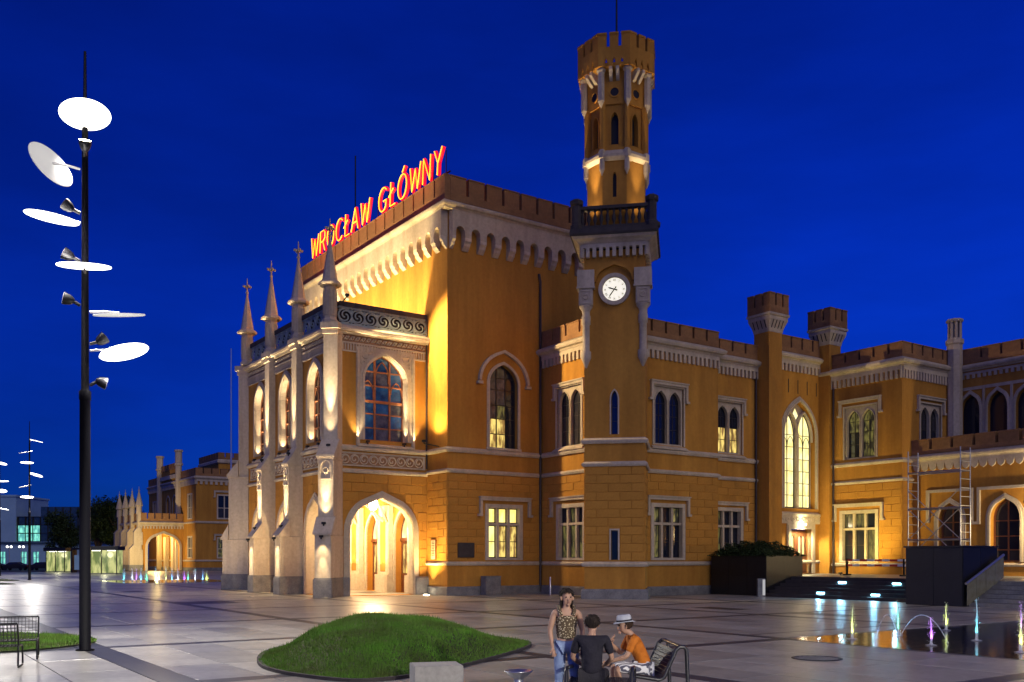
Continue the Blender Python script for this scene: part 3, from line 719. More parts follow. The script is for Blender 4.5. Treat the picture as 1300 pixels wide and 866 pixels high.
# buttresses, pinnacles
def pinn(c, nm='pinnacle'):
    mbp = MB().lathe(c, [(.44,14.95),(.44,15.15),(.36,15.25),(.36,17.0),(.40,17.05)], 8, R(22.5), False)
    mbp.lathe(c, [(.62,17.05),(.66,17.15),(.55,17.28),(.42,17.35),(.07,19.55),(.07,19.75),(.11,19.8),(.06,19.9),(.05,20.2)], 8, R(22.5), False)
    o = part(po, nm, mbp, 'trim')
    pan = MB()
    for k in range(8):
        a = R(45*k); nx, ny = math.cos(a), math.sin(a); F = Fac((c[0]+.325*nx, c[1]+.325*ny), (-ny, nx))
        pan.ring(F, arch(-.07,.07,15.45,16.5,16.75), arch(-.11,.11,15.4,16.5,16.85), .0, .05)
    part(o, 'pinnacle_panels', pan, 'trim')
    fin = MB().box(c[0]-.23,c[0]+.23,c[1]-.05,c[1]+.05,20.15,20.27).box(c[0]-.05,c[0]+.05,c[1]-.23,c[1]+.23,20.15,20.27).lathe(c, [(.05,19.95),(.06,20.2),(.045,20.4),(.03,20.72),(.005,20.78)], 6)
    for dx, dy in ((.23,0),(-.23,0),(0,.23),(0,-.23)): fin.ball((c[0]+dx,c[1]+dy,20.21), .085, 6, 4)
    part(o, 'finial', fin, 'trim')
def buttress(c, F, w, o1, o2, o3, corner=False):
    """stepped buttress: F is its own facade centred at a=0, offsets of the three tiers"""
    h = w/2
    part(po, 'buttress_base', MB().fbox(F, -h-.07, h+.07, -.3, o1+.07, 0, .98).fbox(F, -h-.03, h+.03, -.3, o1+.03, .98, 1.06), 'granite')
    def tier(nm, hw, o, z0, z1): return part(po, nm, MB().fbox(F, -hw, hw, -.3, o, z0, z1), 'trim')
    tier('buttress_shaft', h, o1, 1.06, 3.35)
    def cap(z, oi, oo, hw, rise):
        return part(po, 'buttress_cap', MB().add([F.p(-hw,oo,z),F.p(hw,oo,z),F.p(hw,oo,z+.12),F.p(-hw,oo,z+.12),F.p(-hw,oi,z+rise),F.p(hw,oi,z+rise),F.p(-hw,oi,z),F.p(hw,oi,z),
            ], [(0,1,2,3),(3,2,5,4),(0,3,4,6),(1,7,5,2),(0,6,7,1),(6,4,5,7)]), 'trim')
    cap(3.35, o2-.02, o1+.10, h+.08, 1.0)
    tier('buttress_shaft', h*.94, o2, 3.36, 7.55)
    # blind tracery head on the middle tier
    hd = MB().ring(F, arch(-h*.62,h*.62,6.4,7.0,7.35), grow(arch(-h*.62,h*.62,6.4,7.0,7.35),.06,True), o2, o2+.05); 
    hd.tube([F.p(h*.32*math.cos(2*math.pi*q/10), o2+.03, 6.85+h*.32*math.sin(2*math.pi*q/10)) for q in range(10)], .035, 5, closed=True)
    hd.fbox(F, -.03, .03, o2, o2+.03, 6.42, 6.7)
    part(po, 'blind_tracery', hd, 'trim')
    part(po, 'buttress_band', MB().fbox(F, -h-.02, h+.02, -.3, o2+.05, 7.45, 7.56), 'trim')
    cap(7.56, o3-.02, o2+.10, h+.06, 1.05)
    tier('buttress_shaft', h*.88, o3, 7.57, 14.35)
    part(po, 'buttress_head', MB().fbox(F, -h*.98, h*.98, -.3, o3+.09, 14.35, 14.62).fbox(F, -h*1.12, h*1.12, -.3, o3+.22, 14.62, 14.95), 'trim')
BL = []
for y in (7.0, 11.45):
    F = Fac((PX, y), (0,-1)); buttress((PX,y), F, .86, 1.4, .88, .40); pinn((PX-.12,y)); BL.append((F,1.4,.88,.40))
Fd = Fac((PX+.05, PY+.05), (1,-1)); buttress(None, Fd, .92, 1.55, 1.12, .42); pinn((PX-.12,PY+.12)); BL.append((Fd,1.55,1.12,.42))
Fe = Fac((PX+.05, PYL-.05), (-1,-1)); buttress(None, Fe, .92, 1.55, 1.12, .42); pinn((PX-.12,PYL-.55)); BL.append((Fe,1.55,1.12,.42))
part(po, 'drainpipe', MB().tube([(PX+.28,PY-.08,.1),(PX+.28,PY-.08,14.4)], .07), 'pipe')
part(po, 'drainpipe', MB().tube([(-.08,PY-.10,7.3),(-.08,PY-.10,16.2)], .05), 'pipe')
blocks(po, PS, .35, 5.87, 1.1, 6.85, [grow(arS,.36,True)], rowh=.52, bl=1.5)
for a0, a1 in ((1.1,4.4),(5.5,8.9),(9.95,13.4)): blocks(po, PF, a0, a1, 5.3, 6.85, [grow(h,.36,True) for h in arF], rowh=.52, bl=1.3)
# lights of the portico
for (F, o1, o2, o3) in BL:
    p = F.p(0, o1+.22, 3.28); flood(po, p); light(po, 'SPOT', F.p(0,o1+.36,3.2), 170, WARMW, F.p(0,o1-.05,1.2), 70, 1.0, .04); light(po, 'SPOT', F.p(0,o1+.40,3.2), 700, WARMW, F.p(0,o1-.02,.3), 30, 1.0, .04)
    p = F.p(0, o2+.30, 4.0); flood(po, p); light(po, 'SPOT', F.p(0,o2+.36,4.1), 260, WARMW, F.p(0,o2-.02,6.0), 60, 1.0, .04); light(po, 'SPOT', F.p(0,o2+.38,4.1), 1500, WARMW, F.p(0,o2-.02,7.2), 30, 1.0, .04)
    p = F.p(0, o3+.34, 8.25); flood(po, p); light(po, 'SPOT', F.p(0,o3+.42,8.4), 320, WARMW, F.p(0,o3-.02,11.0), 50, 1.0, .04); light(po, 'SPOT', F.p(0,o3+.45,8.4), 6000, WARMW, F.p(0,o3-.02,13.2), 20, 1.0, .04)
for c in bays:
    for s in (-1,1):
        p = PF.p(c+s*.80, .14, 8.55); flood(po, p); light(po, 'SPOT', PF.p(c+s*.78,-.12,8.75), 260, WARMW, PF.p(c+s*.90,-.25,11.5), 70, 1.0, .04); light(po, 'SPOT', PF.p(c+s*.62,-.12,8.75), 3600, WARMW, PF.p(c+s*.80,-.30,13.0), 24, 1.0, .04)
for s in (-1,1):
    p = PS.p(3.21+s*1.15, .10, 8.66); flood(po, p); light(po, 'SPOT', PS.p(3.21+s*1.12,.0,8.85), 200, WARMW, PS.p(3.21+s*1.30,-.05,12), 70, 1.0, .04); light(po, 'SPOT', PS.p(3.21+s*1.0,.05,8.85), 3000, WARMW, PS.p(3.21+s*1.25,-.1,13.2), 26, 1.0, .04)
    p = PS.p(3.21+s*1.75, .14, 8.52); light(po, 'SPOT', PS.p(3.21+s*1.85,.30,8.6), 240, WARMW, PS.p(3.21+s*1.85,0,14.4), 60, .7, .04)
# recessed floods in the paving before the front
for y in (4.8, 9.2, 13.7, 18.2):
    part(po, 'ground_light', MB().lathe((-9.6,y), [(.15,.002),(.15,.012),(.11,.02)], 12), 'galvanised'); light(po, 'SPOT', (-9.6,y,.1), 520, (1.0,.72,.38), (-6,y-.6,7.5), 110, 1.0, .06)
# porch ceiling lanterns
for (x,y) in ((-2.3,4.7),(-2.3,9.2),(-2.3,13.6)):
    ln = part(po, 'lantern', MB().lathe((x,y), [(.05,5.6),(.22,5.5),(.26,5.2),(.18,5.0),(.04,4.95)], 8).tube([(x,y,5.6),(x,y,6.2)], .02, 6), 'bulb')
    light(po, 'POINT', (x,y,4.75), 1100, WARM, size=.15)
for y in (7.3,11.5,3.35):
    for s in (-.3,.3): light(po, 'SPOT', (-.75,y+s,1.18), 260, WARM, (-.25,y+s,5), 60, .7, .04)
# ground uplights at the side arch
gl = part(po, 'ground_light', MB().lathe((-.55,PY-.9), [(.16,.004),(.16,.02),(.12,.03)], 12), 'bulb'); light(po, 'SPOT', (-.55,PY-.9,.12), 700, WARM, (-.2,PY,9), 70, .8, .05)
light(po, 'SPOT', (-1.6,1.2,.15), 1500, (1.0,.70,.22), (0,1.1,4.0), 75, .9, .05)
flood(po, (-1.0,.9,8.75)); light(po, 'SPOT', (-1.0,.9,8.9), 3000, (1.0,.70,.26), (0,.6,15.0), 30, 1.0, .05); part(po, 'floodlight_arm', MB().tube([(-.02,.9,8.5),(-1.0,.9,8.6)], .03, 6), 'black'); light(po, 'SPOT', (-1.0,.9,8.9), 900, (1.0,.70,.26), (-.1,.6,12.5), 130, 1.0, .05)
# floodlights on the porch roof washing the hall
for y in (3.0, 7.0, 11.5, 15.5):
    flood(po, (-4.3,y,15.15)); light(po, 'SPOT', (-4.3,y,15.3), 2900, (1.0,.74,.36), (.0,y-.4,19.0), 130, 1.0, .1)
part(po, 'floodlight_arm', MB().tube([(-5.35,PY+.1,16.2),(-5.35,1.75,16.4)], .04, 6), 'black'); light(po, 'SPOT', (-5.35,1.7,16.65), 11000, (1.0,.72,.34), (6.6,-3.6,10), 70, .7, .1)
flood(po, (-5.35,1.7,16.5))
# ================================================================== clock tower
TC = (5.85, -7.72); HS = 1.56
ct = thing('clock_tower', 'ochre clock tower with glowing white dial and battlemented octagonal upper stage', 'tower', (TC[0],TC[1],0))
q = HS*math.sqrt(2)
def tfac(k, r):           # k-th side of the square tower turned 45 degrees, 0 faces the plaza corner
    a = R(225+90*k); n = (math.cos(a), math.sin(a)); t = (-n[1], n[0])
    return Fac((TC[0]+n[0]*r-t[0]*r, TC[1]+n[1]*r-t[1]*r), t)
T0 = tfac(0, HS); L2 = 2*HS
slU = arch(HS-.17, HS+.17, 8.5, 10.3, 10.75); slL = rect(HS-.18, HS+.18, 2.02, 3.55)
mb = MB().wall(T0, 0, L2, 0, 18.0, [slU, slL], dep=.3)
for k in (1,2,3): plain(mb, tfac(k, HS), 0, L2, 0, 18.0)
part(ct, 'wall', mb, 'stucco')
tp = [tfac(k, HS).p(0,0,0)[:2] for k in range(4)]
part(ct, 'plinth', MB().sweep(tp, [(-.02,-.1),(.16,-.1),(.16,.42),(.10,.52),(-.02,.52)], True), 'granite')
for z, s_ in ((1.83,.85),(7.0,.85),(8.2,1.0)): part(ct, 'string_course', MB().sweep(tp, [(o*s_ if o > 0 else o, z+w*s_) for o, w in COURSE], True), 'trim')
for k in (0,3,1): blocks(ct, tfac(k,HS), .03, L2-.03, 1.98, 6.85, [rect(HS-.28,HS+.28,1.9,3.65)] if k == 0 else [], bl=1.2)
architrave(ct, T0, slU, .07, .05); architrave(ct, T0, slL, .08, .05)
glaze(ct, T0, slU, [], [9.2,9.9], -.26, .04, 'frame_dark', ['glass'], border=.04); glaze(ct, T0, slL, [], [], -.26, .04, 'frame_dark', ['glass'], border=.04)
# corner brackets and colonnettes
for a in (.10, L2-.10):
    cx, cy, _ = T0.p(a, -.02, 0)
    Fb = Fac((cx,cy), T0.t)
    part(ct, 'corner_block', MB().fbox(Fb, -.44,.44,-.40,.34,16.05,16.95).fbox(Fb,-.47,.47,-.40,.38,16.0,16.09).fbox(Fb,-.36,.36,-.36,.28,15.15,16.0), 'trim')
    part(ct, 'block_panel', MB().ring(Fb, rect(-.22,.22,15.3,15.85), rect(-.29,.29,15.22,15.93), .28, .33).tube([Fb.p(.13*math.cos(2*math.pi*k/10),.31,15.58+.13*math.sin(2*math.pi*k/10)) for k in range(10)], .03, 5, closed=True), 'trim')
    part(ct, 'colonnette', MB().lathe((cx,cy), [(.36,15.15),(.34,15.05),(.22,14.9),(.20,14.7),(.24,14.62),(.24,14.2),(.19,14.15),(.19,12.85),(.27,12.78),(.27,12.45),(.20,12.3),(.05,11.95)], 10), 'trim')
hp = tudor(HS-.92, HS+.92, 15.9, 16.35, 17.2); part(ct, 'clock_hood', MB().ring(T0, [p for p in hp if p[1] > 16], [p for p in grow(hp,.15) if p[1] > 16][:len([p for p in hp if p[1] > 16])], -.02, .20, closed=False), 'stucco')
# clock
CZ = 15.95; cc = (HS, CZ)
def disc(F, c, r, o0, o1, n=32): return MB().fpoly(F, [(c[0]+r*math.cos(2*math.pi*k/n), c[1]+r*math.sin(2*math.pi*k/n)) for k in range(n)], o0, o1)
def circ(r, n=32): return [(cc[0]+r*math.cos(2*math.pi*k/n), cc[1]+r*math.sin(2*math.pi*k/n)) for k in range(n)]
ck = part(ct, 'clock_surround', MB().ring(T0, circ(.64), circ(.82), 0, .16).ring(T0, circ(.60), circ(.66), 0, .10), 'trim')
dial = part(ct, 'clock_dial', disc(T0, cc, .62, .02, .05), 'clock_lit')
nm = MB()
ROM = ['XII','I','II','III','IV','V','VI','VII','VIII','IX','X','XI']
for h, s in enumerate(ROM):
    ang = R(90-30*h); ux, uz = math.cos(ang), math.sin(ang); tx, tz = uz, -ux
    ws = {'I':.035,'V':.07,'X':.075}; x = -sum(ws[c] for c in s)/2
    def seg(x0, y0, x1, y1, w=.014):
        P = [(x0-w/2,y0),(x0+w/2,y0),(x1+w/2,y1),(x1-w/2,y1)]
        nm.fpoly(T0, [(cc[0]+tx*a+ux*(.48+b), cc[1]+tz*a+uz*(.48+b)) for a,b in P], .05, .058)
    for c in s:
        w = ws[c]; m = x+w/2
        if c == 'I': seg(m,-.055,m,.055)
        elif c == 'V': seg(m,-.055,m-.025,.055); seg(m,-.055,m+.025,.055)
        else: seg(m-.028,-.055,m+.028,.055); seg(m+.028,-.055,m-.028,.055)
        x += w
part(dial, 'numerals', nm, 'black')
def hand(deg, L, w, o):
    a = R(90-deg); u = (math.cos(a), math.sin(a)); n_ = (-u[1], u[0])
    pts = [(-.16,-w*.6),(-.16,w*.6),(0,w*.45),(L*.7,w*.6),(L,0),(L*.7,-w*.6),(0,-w*.45)]
    return MB().fpoly(T0, [(cc[0]+u[0]*x+n_[0]*y, cc[1]+u[1]*x+n_[1]*y) for x,y in reversed(pts)], o, o+.012)
part(dial, 'minute_hand', hand(216, .50, .05, .075), 'black'); part(dial, 'hour_hand', hand(288, .36, .06, .062), 'black')
# machicolated platform
for k in range(4):
    F = tfac(k, HS)
    dentils(ct, F, -.14, L2+.14, 17.62, 18.35, 10, .22 if k % 2 == 0 else .219, frac=.55, top=.35, name='machicolation')
part(ct, 'platform', MB().sweep(tp, [(-.3,18.3),(.24,18.3),(.36,18.42),(.52,18.5),(.60,18.62),(-.3,18.62)], True), 'trim')
part(ct, 'platform_slab', MB().sweep(tp, [(-1.5,18.62),(.66,18.62),(.70,18.72),(.66,18.96),(-1.5,18.98)], True), 'dark_stone')
bal = [tfac(k, HS+.50) for k in range(4)]; LB = 2*(HS+.5)
for F in bal:
    part(ct, 'balustrade_rail', MB().fbox(F, .2, LB-.2, -.30, 0, 18.97, 19.14).fbox(F, .2, LB-.2, -.32, .02, 19.98, 20.14), 'dark_stone')
    for k in range(11):
        c = F.p(.45+k*(LB-.9)/10, -.15, 0)
        piece(ct, 'baluster', 0, lambda m: m.lathe((0,0), [(.09,0),(.06,.06),(.05,.14),(.11,.34),(.08,.52),(.045,.66),(.08,.78),(.09,.84)], 8), 'dark_stone', (c[0],c[1],19.14))
for F in bal:
    c = F.p(0,0,0); d = (TC[0]-c[0], TC[1]-c[1]); l = math.hypot(*d); c = (c[0]+d[0]/l*.2, c[1]+d[1]/l*.2)
    part(ct, 'balustrade_post', MB().lathe(c, [(.33,18.97),(.33,19.2),(.26,19.25),(.26,20.2),(.34,20.26),(.36,20.45),(.22,20.55)], 8, R(22.5), False), 'dark_stone')
# octagon stage
def ofac(k, r):
    a = R(225+45*k); n = (math.cos(a), math.sin(a)); t = (-n[1], n[0]); h = r*math.tan(R(22.5))
    return Fac((TC[0]+n[0]*r-t[0]*h, TC[1]+n[1]*r-t[1]*h), t), 2*h
def opath(r): return [ofac(k, r)[0].p(0,0,0)[:2] for k in range(8)]
OR = 1.50
mb = MB(); rec = []
for k in range(8):
    F, w = ofac(k, OR)
    lo = arch(w/2-.10, w/2+.10, 20.75, 21.75, 22.05) if k % 2 == 0 else None
    mb.wall(F, 0, w, 18.97, 23.0, [lo] if lo else [], dep=.2)
    pan = rect(.16, w-.16, 23.35, 25.55); mb.wall(F, 0, w, 23.0, 27.3, [pan], dep=.10)
    Fi = Fac(F.p(0,-.10,0)[:2], F.t); sl = arch(w/2-.20, w/2+.20, 23.5, 24.7, 25.15)
    rd = (w/2, 26.15); hole = [(rd[0]+.22*math.cos(2*math.pi*j/14), rd[1]+.22*math.sin(2*math.pi*j/14)) for j in range(14)]
    mb.wall(Fi, .16, w-.16, 23.35, 25.55, [sl], dep=.25)
    rec.append((F, Fi, w, sl, hole, lo))
part(ct, 'octagon_wall', mb, 'stucco')
for k, (F, Fi, w, sl, hole, lo) in enumerate(rec):
    if k in (0,1,7,2,6):
        architrave(ct, Fi, sl, .07, .05, 'stucco'); part(ct, 'louvre', MB().fpoly(Fi, sl, -.25, -.23), 'black')
        part(ct, 'round_opening', MB().fpoly(F, hole, .004, .012), 'black'); part(ct, 'round_surround', MB().ring(F, hole, grow(hole,.06,True), 0, .05), 'stucco')
        if lo: part(ct, 'louvre', MB().fpoly(F, lo, -.2, -.18), 'black')
part(ct, 'octagon_belt', MB().sweep(opath(OR), [(-.02,22.62),(.06,22.62),(.20,22.78),(.22,22.92),(.12,23.02),(-.02,23.2)], True), 'trim')
for k in range(8):
    c = ofac(k, OR)[0].p(0,0,0); d = (c[0]-TC[0], c[1]-TC[1]); l = math.hypot(*d); u_ = (d[0]/l, d[1]/l)
    cc2 = (c[0]+u_[0]*.06, c[1]+u_[1]*.06)
    part(ct, 'belt_pendant', MB().lathe(cc2, [(.01,21.85),(.14,22.15),(.14,22.7),(.2,22.75),(.2,23.1),(.12,23.2)], 6, 0, False), 'trim')
    part(ct, 'corner_shaft', MB().lathe((c[0]+u_[0]*.02, c[1]+u_[1]*.02), [(.14,23.0),(.14,25.7)], 6, 0, False), 'stucco')
    cc3 = (c[0]+u_[0]*.16, c[1]+u_[1]*.16)
    part(ct, 'corner_bracket', MB().lathe(cc3, [(.01,25.3),(.18,25.65),(.18,27.1),(.25,27.2),(.25,27.4)], 6, R(22.5*k), False), 'trim')
CR = 1.98
for k in range(8):
    F, w = ofac(k, CR); p0 = 27.25
    # crown side with pointed notches below, slits above
    pts = [(0,p0+.05)]
    for j in range(3):
        c = w*(j+1)/4; pts += [(c-.09,p0+.05),(c-.07,p0+.28),(c,p0+.5),(c+.07,p0+.28),(c+.09,p0+.05)]
    pts += [(w,p0+.05),(w,p0+1.02),(0,p0+1.02)]
    part(ct, 'crown_side', MB().fpoly(F, pts, -.22, 0), 'stucco')
    mw = (w-2*.16)/3
    for j in range(3):
        a = mw/2+j*(mw+.16)
        piece(ct, 'merlon', ('oct',), lambda m: m.box(-mw/2, mw/2, 0, .22, 0, .62).box(-mw/2-.015, mw/2+.015, -.03, .25, .62, .72), 'stucco', F.p(a,0,p0+1.02), F.ang)
    F1, w1 = ofac(k, OR+.0)
    for j in (0,1):
        a = w1*(.36+.28*j)
        piece(ct, 'crown_corbel', 0, lambda m: m.add([(-.085,0,.1),(.085,0,.1),(.085,-.14,.18),(-.085,-.14,.18),(.085,-.44,.52),(-.085,-.44,.52),(.085,-.44,.72),(-.085,-.44,.72),(.085,0,.72),(-.085,0,.72)],
            [(0,1,2,3),(3,2,4,5),(5,4,6,7),(7,6,8,9),(0,3,5,7,9),(1,8,6,4,2)]), 'trim', F1.p(a,0,26.62), F1.ang)
part(ct, 'crown_floor', MB().lathe(TC, [(1.4,27.2),(2.05,27.3),(2.05,27.5),(.1,27.6)], 8, R(22.5), False), 'stucco')
for k in range(4):
    c = bal[k].p(.62,-.55,0); flood(ct, (c[0],c[1],19.2)); e_ = (c[0]-TC[0], c[1]-TC[1])
    light(ct, 'SPOT', (c[0],c[1],19.35), (110,70,50,200)[k], (1.0,.74,.40), (TC[0]+e_[0]*.55, TC[1]+e_[1]*.55, 25.5), 80, 1.0, .06); light(ct, 'SPOT', (c[0],c[1],19.35), (1500,900,500,2400)[k], (1.0,.74,.40), (TC[0]+e_[0]*.62, TC[1]+e_[1]*.62, 27.2), 28, 1.0, .06)
part(ct, 'flagpole', MB().lathe(TC, [(.06,27.5),(.05,31),(.03,34)], 6), 'metal_dark')

# ================================================================== corner wing behind the tower
cw = thing('corner_wing', 'two-storey ochre wing with tall stone windows joining the clock tower to the court', 'building', (6.56,0,0))
WL = Fac((6.56,0),(0,-1)); WR = Fac((6.56,-6.2),(1,0)); WS = Fac((15.2,-5.2),(1,0))
DG = ['glass','glass_b','glass']
h1 = twin_window(cw, WL, 2.75, 8.55, 2.3, 3.5, ['glass','glass_b']); h2 = tri_window(cw, WL, 2.9, 2.02, 2.5, 3.15, ['lit_dim','lit_dim','glass'])
h3 = twin_window(cw, WR, 4.55, 8.6, 2.35, 3.35, ['glass','glass']); h4 = tri_window(cw, WR, 4.5, 2.02, 2.5, 3.15, ['lit_dim','glass','glass'])
h5 = twin_window(cw, WS, 2.05, 8.6, 2.3, 3.2, lambda j, i: 'lit_window' if j == 0 else 'glass'); h6 = tri_window(cw, WS, 2.0, 2.02, 2.4, 3.15, ['glass','lit_dim'])
mb = MB().wall(WL, 0, 6.2, 0, 14.8, [h1,h2]).wall(WR, 0, 8.64, 0, 14.8, [h3,h4]).wall(WS, 0, 4.7, 0, 14.8, [h5,h6])
plain(mb, Fac((15.2,-6.2),(0,1)), 0, 1.0, 0, 14.8)
part(cw, 'wall', mb, 'stucco')
part(cw, 'roof', MB().box(6.6,15.15,-6.15,-.02,14.6,14.82).box(15.15,19.9,-5.15,-.02,14.6,14.82), 'roof')
wp = [(6.56,0),(6.56,-6.2),(15.2,-6.2),(15.2,-5.2),(19.8,-5.2)]
part(cw, 'plinth', MB().sweep(wp, [(-.02,-.1),(.12,-.1),(.12,.40),(.08,.5),(-.02,.5)]), 'granite')
for z, s_ in ((1.83,.75),(7.1,.8),(8.3,1.0)): course(cw, wp, z, s_)
cornice(cw, wp, 14.45, .85)
for F, L, n in ((WL,6.2,17),(WR,8.64,24),(WS,4.6,13)):
    dentils(cw, F, .0, L, 13.5, 14.2, n, .13)
merlons(cw, Fac((6.50,0),(0,-1)), 0, 6.25, 14.75, 15.75, 5); merlons(cw, Fac((6.50,-6.26),(1,0)), 0, 8.7, 14.75, 15.75, 8); merlons(cw, Fac((15.2,-5.26),(1,0)), 0, 4.6, 14.75, 15.7, 4)
blocks(cw, WL, .05, 5.5, 1.98, 6.92, [grow(h2,.14,True), rect(1.0,4.8,4.5,5.75)]); blocks(cw, WR, .6, 8.6, 1.98, 6.92, [grow(h4,.14,True), rect(2.8,6.2,4.5,5.75)]); blocks(cw, WS, .05, 4.55, 1.98, 6.92, [grow(h6,.14,True), rect(.3,3.7,4.5,5.75)])
hood(cw, WL, 1.35, 4.2, 12.28, .75); hood(cw, WL, 1.05, 4.75, 5.62, .95); hood(cw, WR, 3.1, 6.0, 12.2, .95); hood(cw, WR, 2.85, 6.15, 5.62, .95); hood(cw, WS, .65, 3.45, 12.05, .85); hood(cw, WS, .35, 3.65, 5.55, .95)
for F, c in ((WL,2.75),(WR,4.55),(WS,2.05)): part(cw, 'window_sill', MB().add([F.p(c-1.3,-.1,8.64),F.p(c+1.3,-.1,8.64),F.p(c+1.4,.2,8.42),F.p(c-1.4,.2,8.42),F.p(c-1.3,-.1,8.4),F.p(c+1.3,-.1,8.4),F.p(c+1.4,.2,8.36),F.p(c-1.4,.2,8.36)], [(0,1,2,3),(3,2,6,7),(0,3,7,4),(1,5,6,2)]), 'trim')
part(cw, 'drainpipe', MB().tube([(19.6,-5.32,.2),(19.6,-5.32,13.6)], .07), 'pipe')
part(cw, 'vent_slot', MB().fbox(WR, 8.9, 9, -.3, 0, 1, 1.01), 'trim')

# ================================================================== court entrance with gothic window and two turrets
ce = thing('court_entrance', 'recessed entrance bay with tall lit gothic window between two battlemented turrets', 'building', (24,-5.2,0))
GW = Fac((21.0,-5.2),(1,0)); GLn = 5.4
g0 = 2.98
big = arch(g0-1.62, g0+1.62, 5.4, 10.3, 12.5, 60, 9)
dor = rect(2.05, 4.2, 1.12, 4.05)
part(ce, 'wall', MB().wall(GW, 0, GLn, 0, 15.9, [big, dor], dep=.5), 'stucco')
part(ce, 'roof', MB().box(20.9,27.2,-5.1,0,15.6,15.8), 'roof')
architrave(ce, GW, big, .30, .14, steps=3)
# two lights, each with a lancet head, and a small light above
for s in (-1,1):
    a0, a1 = (g0-1.5, g0-.12) if s < 0 else (g0+.12, g0+1.5)
    lt = clip(arch(a0, a1, 5.45, 10.2, 11.75, 62, 7), grow(big,-.06,True))
    c = (a0+a1)/2
    glaze(ce, GW, lt, [c], [6.3,7.1,7.9,8.7,9.5,10.3], -.40, .055, 'frame_dark', ['lit_gothic'], border=.06, heads=True)
st = MB().fbox(GW, g0-.11, g0+.11, -.45, -.12, 5.45, 10.4)
for s in (-1,1):
    a0, a1 = (g0-1.5, g0-.0) if s < 0 else (g0+.0, g0+1.5)
    hq = arch(a0, a1, 9.9, 10.2, 11.8, 62, 7); st.ring(GW, hq[1:]+hq[:1], grow(hq,.10)[1:]+grow(hq,.10)[:1], -.45, -.15, closed=False)
part(ce, 'stone_tracery', st, 'trim')
part(ce, 'tracery_plate', MB().plate(GW, big, [clip(arch(g0-1.5, g0-.12, 5.45, 10.2, 11.75, 62, 7), grow(big,-.06,True)), clip(arch(g0+.12, g0+1.5, 5.45, 10.2, 11.75, 62, 7), grow(big,-.06,True)), [(g0,11.25),(g0+.30,11.62),(g0,12.1),(g0-.30,11.62)]], -.36), 'trim')
part(ce, 'head_light', MB().fpoly(GW, [(g0,11.2),(g0+.35,11.62),(g0,12.15),(g0-.35,11.62)], -.41, -.39), 'lit_gothic')
part(ce, 'window_sill', MB().add([GW.p(g0-1.75,-.4,5.42),GW.p(g0+1.75,-.4,5.42),GW.p(g0+1.95,.2,5.05),GW.p(g0-1.95,.2,5.05),GW.p(g0+1.95,.2,4.95),GW.p(g0-1.95,.2,4.95),GW.p(g0-1.75,-.02,4.95),GW.p(g0+1.75,-.02,4.95)], [(0,1,2,3),(3,2,4,5),(5,4,7,6)]), 'trim')
part(ce, 'lintel_band', MB().fbox(GW, .1, 5.2, -.02, .10, 4.40, 4.95).fbox(GW, .1, 5.2, -.02, .16, 4.88, 4.96), 'trim')
sc2 = MB()
for k in range(9):
    c = .5+k*.55; sc2.tube([GW.p(c+.2*math.cos(.6*q)*(1-.06*q), .12, 4.64+.17*math.sin(.6*q)*(1-.06*q)) for q in range(11)], .03, 5)
part(ce, 'scrollwork', sc2, 'trim')
part(ce, 'door_surround', MB().ring(GW, dor, grow(dor,.26), -.3, .10).ring(GW, grow(dor,.26), grow(dor,.36), -.02, .06), 'trim')
for s in (0,1):
    a0 = 2.05+s*1.08; a1 = a0+1.065
    d = part(ce, 'door', MB().wall(GW, a0, a1, 1.12, 4.0, [arch(a0+.2,a0+.5,2.3,3.4,3.65), arch(a0+.58,a0+.88,2.3,3.4,3.65)], dep=.08, o=-.36).fbox(GW, a0+.1, a1-.1, -.36, -.33, 1.3, 2.0), 'wood')
    part(d, 'pane', MB().fbox(GW, a0+.15, a1-.15, -.47, -.455, 2.25, 3.7), 'lit_gothic')
course(ce, [(21.0,-5.2),(26.4,-5.2)], 1.9, .7)
cornice(ce, [(21.0,-5.2),(26.4,-5.2)], 15.35, .85); dentils(ce, GW, 0, GLn, 14.4, 15.1, 14, .13)
merlons(ce, Fac((21.0,-5.26),(1,0)), 0, 5.3, 15.65, 16.75, 5)
for k in range(5): part(ce, 'wall_slit', MB().fbox(GW, .9+k*.95, .98+k*.95, -.02, .004, 13.0, 13.9), 'black')
